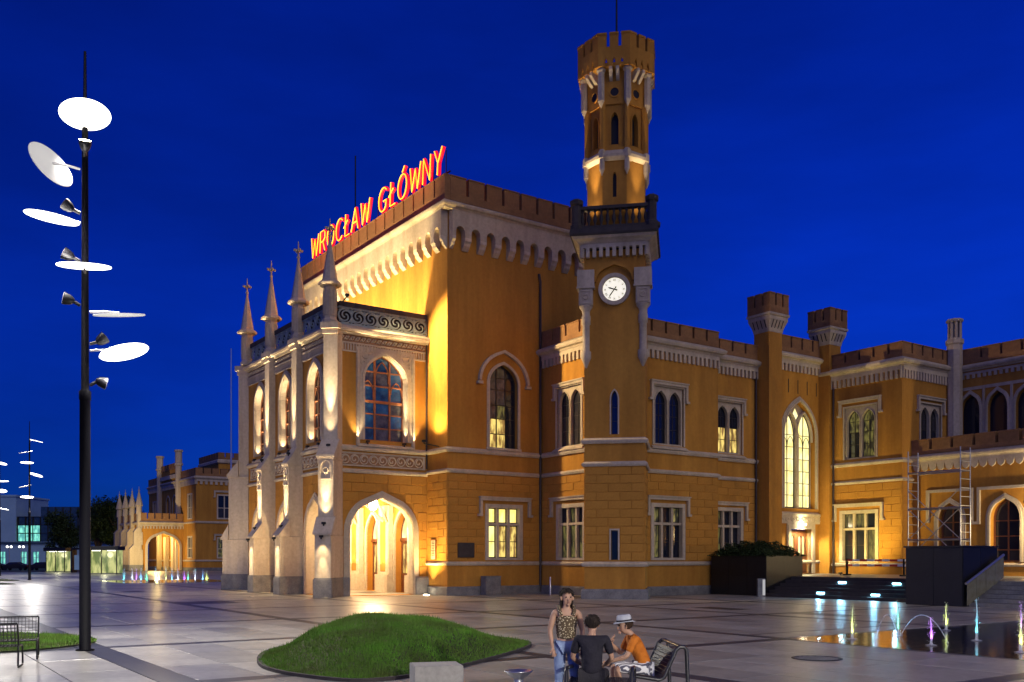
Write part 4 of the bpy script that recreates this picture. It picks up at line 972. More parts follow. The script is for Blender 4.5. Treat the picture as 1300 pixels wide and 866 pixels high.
def turret(t, x0, y0, s, z0, label):
    """square turret with a corbelled battlemented head; (x0,y0) is its near corner"""
    pth = [(x0,y0+s),(x0,y0),(x0+s,y0),(x0+s,y0+s)]
    mbw = MB()
    for F in (Fac((x0,y0+s),(0,-1)), Fac((x0,y0),(1,0)), Fac((x0+s,y0),(0,1)), Fac((x0+s,y0+s),(-1,0))): plain(mbw, F, 0, s, z0, 16.6)
    o = part(t, 'turret', mbw, 'stucco', label)
    part(o, 'turret_corbelling', MB().sweep(pth, [(-.2,16.4),(.02,16.4),(.08,16.7),(.26,17.15),(.26,17.35),(.34,17.42),(.34,17.55),(-.2,17.6)], True), 'trim')
    for F in (Fac((x0,y0+s),(0,-1)), Fac((x0,y0),(1,0))):
        for k in range(4):
            a = s*(k+.5)/4-.03; dm = MB().add([F.p(a-.035,.06,16.62),F.p(a+.035,.06,16.62),F.p(a+.035,.275,17.12),F.p(a-.035,.275,17.12)], [(0,1,2,3)]); part(o, 'machicolation_slot', dm, 'black')
    e = .30; hh = MB().sweep([(x0,y0+s),(x0,y0),(x0+s,y0),(x0+s,y0+s)], [(e-.25,17.58),(e,17.58),(e,18.0),(e-.25,18.0)], True)
    part(o, 'turret_parapet', hh, 'parapet')
    for F in (Fac((x0-e,y0+s+e),(0,-1)), Fac((x0-e,y0-e),(1,0)), Fac((x0+s+e,y0-e),(0,1)), Fac((x0+s+e,y0+s+e),(-1,0))):
        w = (s+2*e-2*.14)/3
        for k in range(3): piece(o, 'merlon', ('t',round(w,2)), lambda m: m.box(-w/2+.003, w/2-.003, .002, .25, 0, .72).box(-w/2+.001, w/2-.001, -.03, .28, .72, .80), 'parapet', F.p(w/2+k*(w+.14),0,18.0), F.ang)
    part(o, 'turret_roof', MB().box(x0-.1,x0+s+.1,y0-.1,y0+s+.1,17.6,17.9), 'roof')
turret(ce, 19.8, -6.2, 1.22, 0, 'nearer turret beside the hedge planter')
turret(ce, 26.0, -6.05, 1.22, 0, 'farther turret against the court block')
lb = part(ce, 'door_lamp', MB().box(24.0-.18,24.0+.18,-5.62,-5.3,4.30,4.38).box(24-.03,24+.03,-5.45,-5.2,4.38,4.44), 'bulb'); light(ce, 'SPOT', (24.0,-5.75,4.25), 700, (1.0,.85,.45), (24,-5.5,0), 150, .5, .08)
light(ce, 'SPOT', (24.0,-5.75,4.5), 60, (1.0,.85,.45), (24,-5.2,7), 120, .6, .08)

# ================================================================== court block
cb = thing('court_block', 'two-storey ochre block at the right of the steps, washed by yellow light', 'building', (26.3,-11.2,0))
BLf = Fac((26.3,-4.9),(0,-1)); BRt = Fac((26.3,-11.2),(1,0)); LL, LR = 6.3, 5.6
k1 = twin_window(cb, BLf, 3.3, 8.6, 2.35, 3.4, lambda j, i: 'lit_dim' if rnd.random() < .5 else 'glass'); k2 = tri_window(cb, BLf, 3.2, 1.85, 2.7, 3.3, ['lit_dim','glass','glass'])
k3 = twin_window(cb, BRt, 3.1, 8.6, 2.3, 3.4, ['glass','glass_b'])
mb = MB().wall(BLf, 0, LL, 0, 14.8, [k1,k2]).wall(BRt, 0, LR, 0, 14.8, [k3]); part(cb, 'wall', mb, 'stucco')
part(cb, 'roof', MB().box(26.35,32,-11.15,-4.9,14.6,14.8), 'roof')
bp = [(26.3,-4.9),(26.3,-11.2),(31.9,-11.2)]
for z, s_ in ((1.72,.75),(7.1,.8),(8.3,1.0)): course(cb, bp, z, s_)
cornice(cb, bp, 14.45, .85); dentils(cb, BLf, 1.1, LL, 13.4, 14.2, 15, .13); dentils(cb, BRt, 0, LR, 13.4, 14.2, 18, .13)
merlons(cb, Fac((26.24,-6.1),(0,-1)), 0, 5.16, 14.75, 15.72, 5); merlons(cb, Fac((26.25,-11.26),(1,0)), 0, 5.5, 14.75, 15.72, 5)
blocks(cb, BLf, 1.2, LL-.03, 1.85, 6.92, [grow(k2,.14,True), rect(1.2,5.0,4.6,5.75)]); blocks(cb, BRt, .03, 1.2, 1.85, 6.92, [])
hood(cb, BLf, 1.75, 4.85, 12.45, .9); hood(cb, BLf, 1.35, 5.0, 5.62, .95); hood(cb, BRt, 1.6, 4.6, 12.4, .85)
part(cb, 'drainpipe', MB().tube([(26.16,-6.25,1.1),(26.16,-6.25,13.4)], .07), 'pipe')
oc = (31.6,-11.55)
part(cb, 'chimney', MB().lathe(oc, [(.48,8),(.48,16.0),(.56,16.1),(.56,16.35),(.42,16.45)], 8, R(22.5), False), 'trim')
chm = MB()
for k in range(8):
    a = R(45*k); chm.lathe((oc[0]+.36*math.cos(a), oc[1]+.36*math.sin(a)), [(.09,16.4),(.09,17.6)], 5)
chm.lathe(oc, [(.5,17.5),(.55,17.6),(.5,17.7)], 8, R(22.5), False).lathe(oc, [(.26,16.4),(.26,17.5)], 8)
part(cb, 'chimney_head', chm, 'trim')
flood(cb, (22.6,-9.4,1.2)); light(cb, 'SPOT', (22.9,-9.4,1.3), 1300, (1.0,.78,.22), (26.3,-8.6,5.2), 110, .9, .15)

# ================================================================== arcade range and terrace on the right
ar = thing('arcade_range', 'far right station range with a row of arched upper windows behind a terrace', 'building', (32,-11.2,0))
AF = Fac((32.0,-10.8),(0,-1)); hs = [tudor(.95+k*1.78, 2.25+k*1.78, 9.3, 11.6, 12.75) for k in range(5)]
part(ar, 'wall', MB().wall(AF, 0, 14, 0, 14.8, hs, dep=.4), 'stucco')
part(ar, 'roof', MB().box(32.05,40,-24.8,-10.8,14.6,14.8), 'roof')
for h in hs:
    architrave(ar, AF, h, .2, .12, steps=2); glaze(ar, AF, h, [], [], -.36, .05, 'frame_dark', ['glass'], border=.05)
part(ar, 'window_surround', MB().fbox(AF, .55, 9.7, -.02, .05, 13.0, 13.2).fbox(AF, .55, .75, -.02, .08, 9.2, 13.0), 'trim')
for k in range(5): part(ar, 'pilaster_strip', MB().fbox(AF, 2.42+k*1.78, 2.56+k*1.78, -.02, .09, 9.2, 13.0), 'trim')
cornice(ar, [(32,-11.3),(32,-24.8)], 14.45, .7); dentils(ar, AF, .4, 14, 13.75, 14.15, 38, .10, frac=.5); merlons(ar, Fac((31.95,-11.9),(0,-1)), 0, 12.8, 14.75, 15.75, 10)
tr_ = thing('terrace_front', 'single-storey arcade with battlemented terrace behind the scaffold', 'building', (27.4,-11.2,0))
TF = Fac((27.4,-11.2),(0,-1))
td = [tudor(1.75, 3.25, 1.9, 4.4, 5.5), tudor(5.0, 6.75, 1.9, 4.4, 5.6), tudor(8.4, 10.1, 1.9, 4.4, 5.6)]
part(tr_, 'wall', MB().wall(TF, 0, 14, 0, 8.4, td, dep=.45), 'stucco'); part(tr_, 'roof', MB().box(27.45,32,-25,-11.25,8.3,8.45), 'roof')
for k, h in enumerate(td):
    architrave(tr_, TF, h, .26, .12, steps=2); c = (h[0][0]+h[1][0])/2
    glaze(tr_, TF, h, [c], [2.6,3.4,4.3], -.40, .09, 'frame_brown', ['glass','glass','glass_b'], border=.1)
hm = MB()
for k, h in enumerate(td):
    a0, a1 = h[0][0]-.75, h[1][0]+.75; hm.fbox(TF, a0, a1, -.02, .16, 6.15, 6.32)
    for b in (a0, a1-.17): hm.fbox(TF, b, b+.17, -.02, .155, 4.3, 6.15)
for a in ((3.83,4.42),(7.33,7.82)): hm.fbox(TF, a[0], a[1], -.02, .15, 4.13, 4.30)
part(tr_, 'hood_mould', hm, 'trim')
course(tr_, [(27.4,-11.2),(27.4,-25)], 1.75, .75); cornice(tr_, [(27.4,-11.2),(27.4,-25)], 8.35, .7)
dn = MB()
for k in range(26): dn.fpoly(TF, [(.1+k*.53,7.98),(.1+k*.53+.09,7.62),(.1+k*.53+.26,7.5),(.1+k*.53+.43,7.62),(.1+k*.53+.53,7.98)], -.02, .12)
dn.fbox(TF, 0, 14, -.02, .118, 7.98, 8.2); part(tr_, 'lambrequin', dn, 'trim')
part(tr_, 'wall_lantern', MB().lathe((27.0,-20.2), [(.04,4.5),(.16,4.4),(.2,4.1),(.12,3.9)], 8).tube([(27.0,-20.2,4.5),(27.4,-20.2,4.6)], .03, 6), 'bulb'); light(tr_, 'POINT', (26.6,-20.2,4.0), 750, (1.0,.75,.36), size=.12)
merlons(tr_, Fac((27.3,-11.2),(0,-1)), 0, 13.6, 8.6, 9.55, 10, .2)

# ================================================================== raised court with steps
pod = single('court_podium', MB().box(16.7,40,-40,-4.9,-.2,1.08).box(19.0,21.0,-4.95,-4.9,0,1), 'slab_b', None, None, o=(16.7,-11,0), frame='S', kind='structure')
sth = thing('court_steps', 'broad dark steps with blue lights leading up to the court door', 'steps', (14,-15,0))
for k in range(6):
    part(sth, 'step', MB().box(13.9+k*.47, 16.75, -20.45, -10.75, .18*k+.004, .18*(k+1)-.002), 'dark_stone')
for (y, k) in ((-14.2,1),(-14.5,4),(-17.45,1),(-17.7,4)):
    part(sth, 'step_light', MB().box(13.88+k*.47-.02, 13.9+k*.47, y-.22, y+.22, .18*k+.06, .18*k+.13), 'bulb_blue'); light(sth, 'SPOT', (13.75+k*.47,y,.18*k+.22), 65, (.25,.7,1.0), (12.5+k*.47,y,0), 150, .8, .05)
st2 = thing('side_steps', 'flight of stone steps beside the black parapet with glass balustrade', 'steps', (12.5,-26,0))
for k in range(6): part(st2, 'step', MB().box(12.6+k*.42, 17, -34, -23.25, .18*k+.003, .18*(k+1)-.003), 'granite')
mat('cladding', (.014,.014,.017), .38, (.008,.008,.010), 1.2, .1, 30, .4, dirt=.3, vary=.25)
bx = thing('stair_parapet', 'large black clad parapet block between the two flights of steps', 'parapet', (12.2,-21.8,0))
part(bx, 'core', MB().box(12.2,15.0,-23.2,-20.5,0.0,2.58), 'black'); part(bx, 'coping', MB().box(12.12,15.06,-23.28,-20.42,2.585,2.66), 'cladding')
def clad(t, x0, x1, y0, y1, h):
    for F, L in ((Fac((x0,y1),(0,-1)), y1-y0), (Fac((x0,y0),(1,0)), x1-x0)):
        n = max(2, round(L/1.3)); w = L/n
        for k in range(n):
            for j in (0,1): piece(t, 'cladding_panel', (round(w,3), round(h,2)), lambda m: m.box(-w/2+.008, w/2-.008, -.025, -.002, .01, h/2-.008), 'cladding', F.p((k+.5)*w, 0, j*h/2), F.ang)
clad(bx, 12.2, 15.0, -23.2, -20.5, 2.58)
bal_ = thing('glass_balustrade', 'sloping glass balustrade with pale handrail climbing the side steps', 'balustrade', (12.6,-23.4,0))
mat('balus_glass', (.30,.30,.22), .15, (.22,.2,.12), 3, trans=.35, spec=.5)
for k in range(4):
    x0 = 12.2+k*.75; z0 = .05+(.75*k)*.40; part(bal_, 'glass_panel', MB().add([(x0,-23.42,z0),(x0+.72,-23.42,z0+.29),(x0+.72,-23.42,z0+1.25),(x0,-23.42,z0+.96),(x0,-23.39,z0),(x0+.72,-23.39,z0+.29),(x0+.72,-23.39,z0+1.25),(x0,-23.39,z0+.96)], [(0,1,2,3),(7,6,5,4),(0,4,5,1),(1,5,6,2),(2,6,7,3),(3,7,4,0)]), 'balus_glass')
part(bal_, 'handrail', MB().tube([(12.1,-23.40,1.0),(15.2,-23.40,2.26)], .06, 8), 'metal_light')
pln = thing('hedge_planter', 'large black planter box with a clipped dark hedge at the foot of the turret', 'planter', (15.7,-8.8,0))
part(pln, 'box', MB().box(14.2,17.3,-10.7,-6.6,0,2.2), 'black'); part(pln, 'rim', MB().box(14.14,17.36,-10.76,-6.54,2.201,2.25), 'cladding'); clad(pln, 14.2, 17.3, -10.7, -6.6, 2.19)
hm = MB()
for k in range(5200):
    px_, py_ = rnd.uniform(-1,1), rnd.uniform(-1,1); hh_ = (.75*(1-px_**4)*(1-py_**4)+.12)*(1+.18*math.sin(px_*9)*math.cos(py_*11))
    p = (15.75+px_*1.72, -8.65+py_*2.2, 2.18+rnd.random()**.35*hh_); a = rnd.uniform(0,6.28); b = rnd.uniform(-.6,.9); s = rnd.uniform(.05,.10)
    u_ = Vector((math.cos(a), math.sin(a), b)).normalized()*s; w_ = u_.cross(Vector((rnd.random()-.5, rnd.random()-.5, 1))).normalized()*s*.6; pv = Vector(p)
    hm.add([pv-u_, pv+w_, pv+u_, pv-w_], [(0,1,2,3)])
hm.box(14.5,17.0,-10.3,-7.0,2.2,2.6)
h_ = part(pln, 'hedge', hm, 'hedge'); h_['kind'] = 'stuff'
# ================================================================== far pavilion of the station with its low porch
fp = thing('far_pavilion', 'distant ochre station pavilion with gabled centre between two octagonal chimney shafts', 'building', (19,114.5,0))
F1 = Fac((19,146),(0,-1)); F2 = Fac((19,114.5),(1,0)); DGL = ['glass','glass_b']
def simple_win(t, F, c, z0, w, h, n=2, glass=DGL):
    hole = rect(c-w/2, c+w/2, z0, z0+h); mbw = MB().ring(F, grow(hole,-.12,True), grow(hole,.12,True), -.25, .06)
    for k in range(1, n): mbw.fbox(F, c-w/2+w*k/n-.08, c-w/2+w*k/n+.08, -.24, -.02, z0+.1, z0+h-.1)
    mbw.fbox(F, c-w/2+.1, c+w/2-.1, -.24, -.04, z0+h*.45-.07, z0+h*.45+.07)
    o = part(t, 'window', mbw, 'trim')
    for k in range(n):
        for z, zz in ((z0+.1, z0+h*.45-.07),(z0+h*.45+.07, z0+h-.1)):
            part(o, 'pane', MB().fbox(F, c-w/2+.12+(w-.24)*k/n, c-w/2+.12+(w-.24)*(k+1)/n, -.22, -.2, z, zz), rnd.choice(glass))
    return hole
ho = [simple_win(fp, F1, 28.0, 8.9, 2.6, 4.2), simple_win(fp, F1, 28.0, 2.2, 2.6, 3.6), simple_win(fp, F1, 4.5, 8.9, 2.6, 4.0),
      arch(13.0,15.4,8.9,12,13.4), arch(17.2,19.6,8.9,12,13.4)]
hr = [simple_win(fp, F2, 4.8, 8.9, 2.4, 4.0), simple_win(fp, F2, 4.8, 2.2, 2.4, 3.4, 2, ['lit_dim','glass','lit_dim']), simple_win(fp, F2, 13, 8.9, 2.4, 4.0)]
mb = MB().wall(F1, 0, 31.5, 0, 16, ho, dep=.3).wall(F2, 0, 22, 0, 16, hr, dep=.3); part(fp, 'wall', mb, 'stucco')
for h in ho[3:]: glaze(fp, F1, h, [(h[0][0]+h[1][0])/2], [10.4], -.28, .12, 'trim', DGL); architrave(fp, F1, h, .2, .1)
part(fp, 'roof', MB().box(19.1,41,114.6,146,15.8,16), 'roof')
fpp = [(19,146),(19,114.5),(41,114.5)]
for z, s_ in ((1.75,1.0),(8.25,1.2)): course(fp, fpp, z, s_)
part(fp, 'plinth', MB().sweep(fpp, [(-.02,0),(.15,0),(.15,.5),(-.02,.55)]), 'granite')
cornice(fp, fpp, 15.7, 1.0); dentils(fp, F2, 0, 22, 14.6, 15.4, 26, .2); dentils(fp, F1, 0, 31.5, 14.6, 15.4, 36, .2)
merlons(fp, Fac((18.9,146),(0,-1)), 0, 9.0, 16.05, 17.4, 6, .25); merlons(fp, Fac((18.9,124),(0,-1)), 0, 9.5, 16.05, 17.4, 7, .25); merlons(fp, Fac((18.9,114.4),(1,0)), 0, 21, 16.05, 17.4, 15, .25)
gb = Fac((18.85,136.6),(0,-1)); part(fp, 'gable', MB().fpoly(gb, [(0,15),(12.7,15),(12.7,18.1),(9.5,18.1),(9.5,18.8),(3.2,18.8),(3.2,18.1),(0,18.1)], -.4, 0), 'stucco')
part(fp, 'gable_cornice', MB().fbox(gb, 0, 12.7, -.02, .3, 16.4, 17.1), 'trim'); merlons(fp, Fac((18.8,136.4),(0,-1)), 0, 12.3, 18.1, 19.2, 6, .25)
for y in (136.6, 123.9):
    part(fp, 'chimney_shaft', MB().lathe((18.7,y), [(.62,0),(.62,8),(.55,8.2),(.55,18.4),(.75,18.5),(.75,18.8),(.6,18.9),(.6,20.8),(.75,20.9),(.75,21.2)], 8, R(22.5), False), 'trim')
hood(fp, F2, 3.0, 6.6, 13.6, 1.0, .25, .2, .4); hood(fp, F2, 3.0, 6.6, 6.2, .9, .25, .2, .4)
up = part(fp, 'upper_block', MB().box(27,44,128,140,15.9,20.6), 'stucco'); part(fp, 'upper_cornice', MB().sweep([(27,140),(27,128),(44,128)], [(-.02,19.6),(.3,19.8),(.3,20.2),(-.02,20.5)]), 'trim')
merlons(fp, Fac((26.9,127.9),(1,0)), 0, 16, 20.5, 21.7, 11, .25); merlons(fp, Fac((26.9,140),(0,-1)), 0, 12, 20.5, 21.7, 8, .25)
# its porch
fq = thing('far_porch', 'small distant porch with pinnacled buttresses and lit archway, fountain in front', 'porch', (12,122,0))
G1 = Fac((12,137.5),(0,-1)); G2 = Fac((12,122),(1,0))
aF = [tudor(1.6+k*4.9, 4.6+k*4.9, .02, 3.2, 5.4) for k in range(3)]; aS = tudor(1.0, 6.3, .02, 4.0, 6.4)
mb = MB().wall(G1, 0, 15.5, 0, 8, aF, dep=.8).wall(G2, 0, 7, 0, 8, [aS], dep=.8); part(fq, 'wall', mb, 'stucco')
architrave(fq, G2, aS, .4, .2, steps=2)
for h in aF: architrave(fq, G1, h, .4, .2)
part(fq, 'roof', MB().box(12.1,19,122.1,137.4,7.3,7.6), 'roof'); cornice(fq, [(12,137.5),(12,122),(19,122)], 8.2, .9)
dentils(fq, G2, 0, 7, 7.2, 7.9, 14, .15); merlons(fq, Fac((11.9,121.9),(1,0)), 0, 7, 8.5, 9.9, 6, .25); merlons(fq, Fac((11.9,137.5),(0,-1)), 0, 15.5, 8.5, 9.9, 11, .25)
for k, y in enumerate((122.4, 127.4, 132.4, 137.2)):
    F = Fac((12,y),(0,-1))
    part(fq, 'buttress', MB().fbox(F,-.55,.55,-.2,1.9,1.0,3.6).add([F.p(-.6,2.0,3.6),F.p(.6,2.0,3.6),F.p(.6,1.2,4.5),F.p(-.6,1.2,4.5),F.p(.6,0,3.6),F.p(-.6,0,3.6),F.p(.6,0,4.5),F.p(-.6,0,4.5)],[(0,1,2,3),(1,4,6,2),(0,3,7,5),(3,2,6,7)]).fbox(F,-.5,.5,-.2,1.2,4.4,6.6).add([F.p(-.55,1.3,6.6),F.p(.55,1.3,6.6),F.p(.55,.6,7.4),F.p(-.55,.6,7.4),F.p(.55,0,6.6),F.p(-.55,0,6.6),F.p(.55,0,7.4),F.p(-.55,0,7.4)],[(0,1,2,3),(1,4,6,2),(0,3,7,5),(3,2,6,7)]).fbox(F,-.45,.45,-.2,.6,7.3,9.6), 'trim')
    part(fq, 'buttress_base', MB().fbox(F,-.65,.65,-.2,2.0,0,1.0), 'granite')
    part(fq, 'pinnacle', MB().lathe((11.7,y), [(.5,9.6),(.45,11.0),(.65,11.1),(.6,11.3),(.08,13.6),(.18,13.7),(.05,13.9),(.03,14.4)], 8, R(22.5), False), 'trim')
pr = MB()
for k in range(4): pr.box(18.2-k*1.5,18.6-k*1.5,136.2,136.6,0,7)
part(fq, 'inner_piers', MB().box(18.3,18.95,126,127.5,0,6).box(18.3,18.95,131,132.5,0,6), 'trim')
light(fq, 'POINT', (15.5,126,5.4), 1500, (1,.68,.22), size=.3); light(fq, 'POINT', (15.5,133,5.4), 1200, (1,.68,.22), size=.3)
light(fq, 'SPOT', (4,112,.5), 9000, (1,.74,.30), (17,124,6), 70, .9, .3)
# flag mast beyond
single('tall_pole', MB().lathe((19,96.2), [(.16,0),(.14,12),(.09,34)], 8), 'metal_light', 'very tall thin pale flagpole beyond the porch', 'flagpole', o=(19,96.2,0), frame='S')

# ================================================================== ground, plaza paving
mat('asphalt', (.05,.05,.052), .6, (.035,.035,.037), .5, .2, 30)
g = MB(); g.add([(-900,-300,-.06),(900,-300,-.06),(900,1500,-.06),(-900,1500,-.06)], [(0,1,2,3)])
ground = single('ground', g, 'asphalt', None, None, kind='structure')
pv = single('plaza', MB().add([(-75,-75,-.03),(60,-75,-.03),(60,-4,-.03),(40,112,-.03),(-75,112,-.03)], [(0,1,2,3,4)]), 'joint', None, None, frame='S', kind='structure', o=(0,0,-.03))
ORG[pv.name] = (0,0,-.03)
PITX, PITY, BX, BY = 7.75, 7.55, -23.0, -22.2
XS = [-24.6+.0]
cell = []
def inpoly(px, py, poly):
    c = False; n = len(poly)
    for i in range(n):
        a, b = poly[i], poly[i-1]
        if (a[1] > py) != (b[1] > py) and px < (b[0]-a[0])*(py-a[1])/(b[1]-a[1])+a[0]: c = not c
    return c
slabs = []
for i in range(-7, 11):
    for j in range(-7, 18):
        x0 = BX+i*PITX; y0 = BY+j*PITY; bw = .62 if i == 0 else .46
        # dark bands then a field of pale slabs
        slabs.append((x0, x0+bw, y0, y0+PITY, 2)); slabs.append((x0+bw, x0+PITX, y0, y0+.46, 2))
        nx = 6; ny = 3; fx = (PITX-bw)/nx; fy = (PITY-.46)/ny
        for a in range(nx):
            for b in range(ny):
                d = 0
                if (i*7+a*3+j*5+b*11) % 5 == 0: d = 1
                if rnd.random() < .02: d = 2
                slabs.append((x0+bw+a*fx, x0+bw+(a+1)*fx, y0+.46+b*fy, y0+.46+(b+1)*fy, d))
pool = (-7.3, 7.0, -36.5, -28.3)
def wpos(x, y): return s2w(x, y)[:2]
vis = []
far = [MB(), MB(), MB()]
for (x0,x1,y0,y1,d) in slabs:
    cx, cy = (x0+x1)/2, (y0+y1)/2; X, Y = wpos(cx, cy)
    if cx > 16 and cy > -45 and cy < 0: continue
    if pool[0] < cx < pool[1] and pool[2] < cy < pool[3]: continue
    if 0 < cx < 18 and 0 < cy < 20: continue
    if cx > 6.6 and -6 < cy < 10: continue
    ok = Y > 8 and abs(X) < Y*.60+2
    if ok: vis.append((Y, x0, x1, y0, y1, d))
    elif -30 < Y < 170 and abs(X) < 90: far[d].add([(x0+.008,y0+.008,-.004),(x1-.008,y0+.008,-.004),(x1-.008,y1-.008,-.004),(x0+.008,y1-.008,-.004)], [(0,1,2,3)])
vis.sort()
MT = ['slab','slab_b','slab_dark']
for n_, (Y,x0,x1,y0,y1,d) in enumerate(vis):
    w, l = x1-x0-.016, y1-y0-.016
    if n_ < 300:
        piece(pv, 'paving_slab', (round(w,3),round(l,3)), lambda m: m.add([(-w/2,-l/2,-.03),(w/2,-l/2,-.03),(w/2,l/2,-.03),(-w/2,l/2,-.03),(-w/2,-l/2,-.004),(w/2,-l/2,-.004),(w/2,l/2,-.004),(-w/2,l/2,-.004),
            (-w/2+.006,-l/2+.006,0),(w/2-.006,-l/2+.006,0),(w/2-.006,l/2-.006,0),(-w/2+.006,l/2-.006,0)],
            [(0,1,5,4),(1,2,6,5),(2,3,7,6),(3,0,4,7),(4,5,9,8),(5,6,10,9),(6,7,11,10),(7,4,8,11),(8,9,10,11)]), MT[d], ((x0+x1)/2,(y0+y1)/2, rnd.uniform(-.002,.002)), 0)
    else:
        far[d].add([(x0+.008,y0+.008,-.002),(x1-.008,y0+.008,-.002),(x1-.008,y1-.008,-.002),(x0+.008,y1-.008,-.002)], [(0,1,2,3)])
for d in range(3):
    o = part(pv, 'distant_paving', far[d], MT[d]); o['kind'] = 'stuff'
# floor grating in the paving
gr = thing('floor_grate', 'round iron grate let into the pale paving near the fountain', 'grate', (6.4,19.76,0), 'L', rot=TH)
part(gr, 'rim', MB().lathe((0,0,0), [(.52,.0),(.52,.012),(.45,.012),(.45,.0)], 24, caps=False), 'metal_dark')
for k in range(7):
    x = -.36+k*.12; h = math.sqrt(max(.45**2-x*x, .01)); part(gr, 'bar', MB().box(x-.022,x+.022,-h,h,.0,.010), 'granite')

# ================================================================== mast lamps
def mast(loc, rz, label, emit, discs, simple=False):
    t = thing('lamp_mast', label, 'street lamp', (loc[0],loc[1],0), 'L', rot=rz, group='plaza lamp masts')
    part(t, 'pole', MB().lathe((0,0,0), [(.20,0),(.20,.03),(.125,.04),(.115,5.7),(.128,5.72),(.128,5.9),(.085,5.95),(.075,9),(.065,12.0)], 16), 'mast_paint')
    part(t, 'rod', MB().lathe((0,0,0), [(.05,12.0),(.045,12.3),(.03,13.65)], 8), 'metal_dark')
    for (dx, dy, z, ax, ay, top, r) in discs:
        Rm = Matrix.Rotation(R(ax), 3, 'X') @ Matrix.Rotation(R(ay), 3, 'Y')
        md = MB(); n = 36
        pr = [(r*.02,.02),(r*.98,.015),(r,0),(r*.98,-.012),(r*.02,-.014)]
        vs = [Rm @ Vector((q*math.cos(2*math.pi*k/n), q*math.sin(2*math.pi*k/n), z_)) + Vector((dx,dy,z)) for q, z_ in pr for k in range(n)]
        md.add(vs, [(i*n+k, i*n+(k+1)%n, (i+1)*n+(k+1)%n, (i+1)*n+k) for i in range(4) for k in range(n)])
        o = part(t, 'reflector_disc', md, 'disc_top' if top else 'lamp_and_disc_glow')  # plate is no lamp; its glow stands in for spotlight thrown back
        l = math.hypot(dx,dy); u_ = (dx/l, dy/l) if l > .05 else (0,-1)
        p0 = Vector((u_[0]*.1,u_[1]*.1,z)); p1 = Rm @ Vector((0,0,.05)) + Vector((dx,dy,z))
        part(o, 'arm', MB().tube([p0, p0.lerp(p1,.5)+Vector((0,0,.02)), p1], .028, 6), 'metal_light')
    if not simple:
        for (z, a, tl) in ((10.05,180,35),(8.95,180,25),(7.95,185,10),(7.1,5,40),(6.15,0,-15),(11.35,270,60)):
            d = Vector((math.cos(R(a)), math.sin(R(a)), 0)); c = d*.32+Vector((0,0,z))
            up = (d*math.cos(R(tl))+Vector((0,0,math.sin(R(tl))))).normalized()
            sp = MB().tube([d*.1+Vector((0,0,z-.1)), c-up*.05], .04, 6)
            sp.tube([c-up*.10, c-up*.04, c+up*.06, c+up*.14], [.05,.10,.13,.14], 10)
            o = part(t, 'spotlight', sp, 'metal_dark'); part(o, 'lens', MB().tube([c+up*.141, c+up*.146], [.125,.12], 10), 'metal_light' if z != 11.35 else 'bulb')
    return t
DS = [(.0,-.45,12.02,-14,-3,False,.54),(-.70,-.02,10.95,54,38,True,.56),(-.68,-.12,9.72,8,6,False,.57),(-.02,-.62,8.58,9,-3,False,.57),(.72,.0,7.72,10,-6,True,.57),(.82,-.15,6.84,-8,-15,False,.55)]
MW = (1.0, .94, .84)
m0 = mast((-9.73,21.45), R(24.4), 'tall dark lamp mast with tilted white discs, beside the grass patch edge', True, DS)
def mast_light(t, e, zs=(11.5,9.3,6.5), off=.75):
    for k, z in enumerate(zs):
        a = R(100+120*k); d = (math.cos(a), math.sin(a)); p = (d[0]*off, d[1]*off, z-.12)
        light(t, 'SPOT', p, e*.75, MW, (p[0]+d[0]*.6, p[1]+d[1]*.6, p[2]-1), 150, .5, .4)
mast_light(m0, 2500)
FD = [(.6*math.cos(k*2.1+.6), .6*math.sin(k*2.1+.6), 12.0-k*.98, 12*math.sin(k*1.7), 12*math.cos(k*2.3), k % 3 == 1, .58) for k in range(6)]
for k, (x, y, lb_) in enumerate(((-46.9,91.5,'slim lamp mast standing on the far lawn before the glass shelters'),(-61.5,113.0,'slim lamp mast behind the far lawn, before the pale modern building'),(9.0,-8.0,'unseen lamp mast behind the view, added to light the plaza'),(17.5,-18.0,'unseen lamp mast at the rear of the plaza, added for its light'),(-28.3,48.2,'unseen lamp mast left of the view, added to light the porch front'))):  # last three masts are unseen, added to light plaza and porch
    t = mast((x,y), k*1.1, lb_, True, FD, True); t.scale = (1,1,1.13) if k < 2 else (1,1,1)
    mast_light(t, (1800,1800,10500,10000,1300)[k], off=.5)

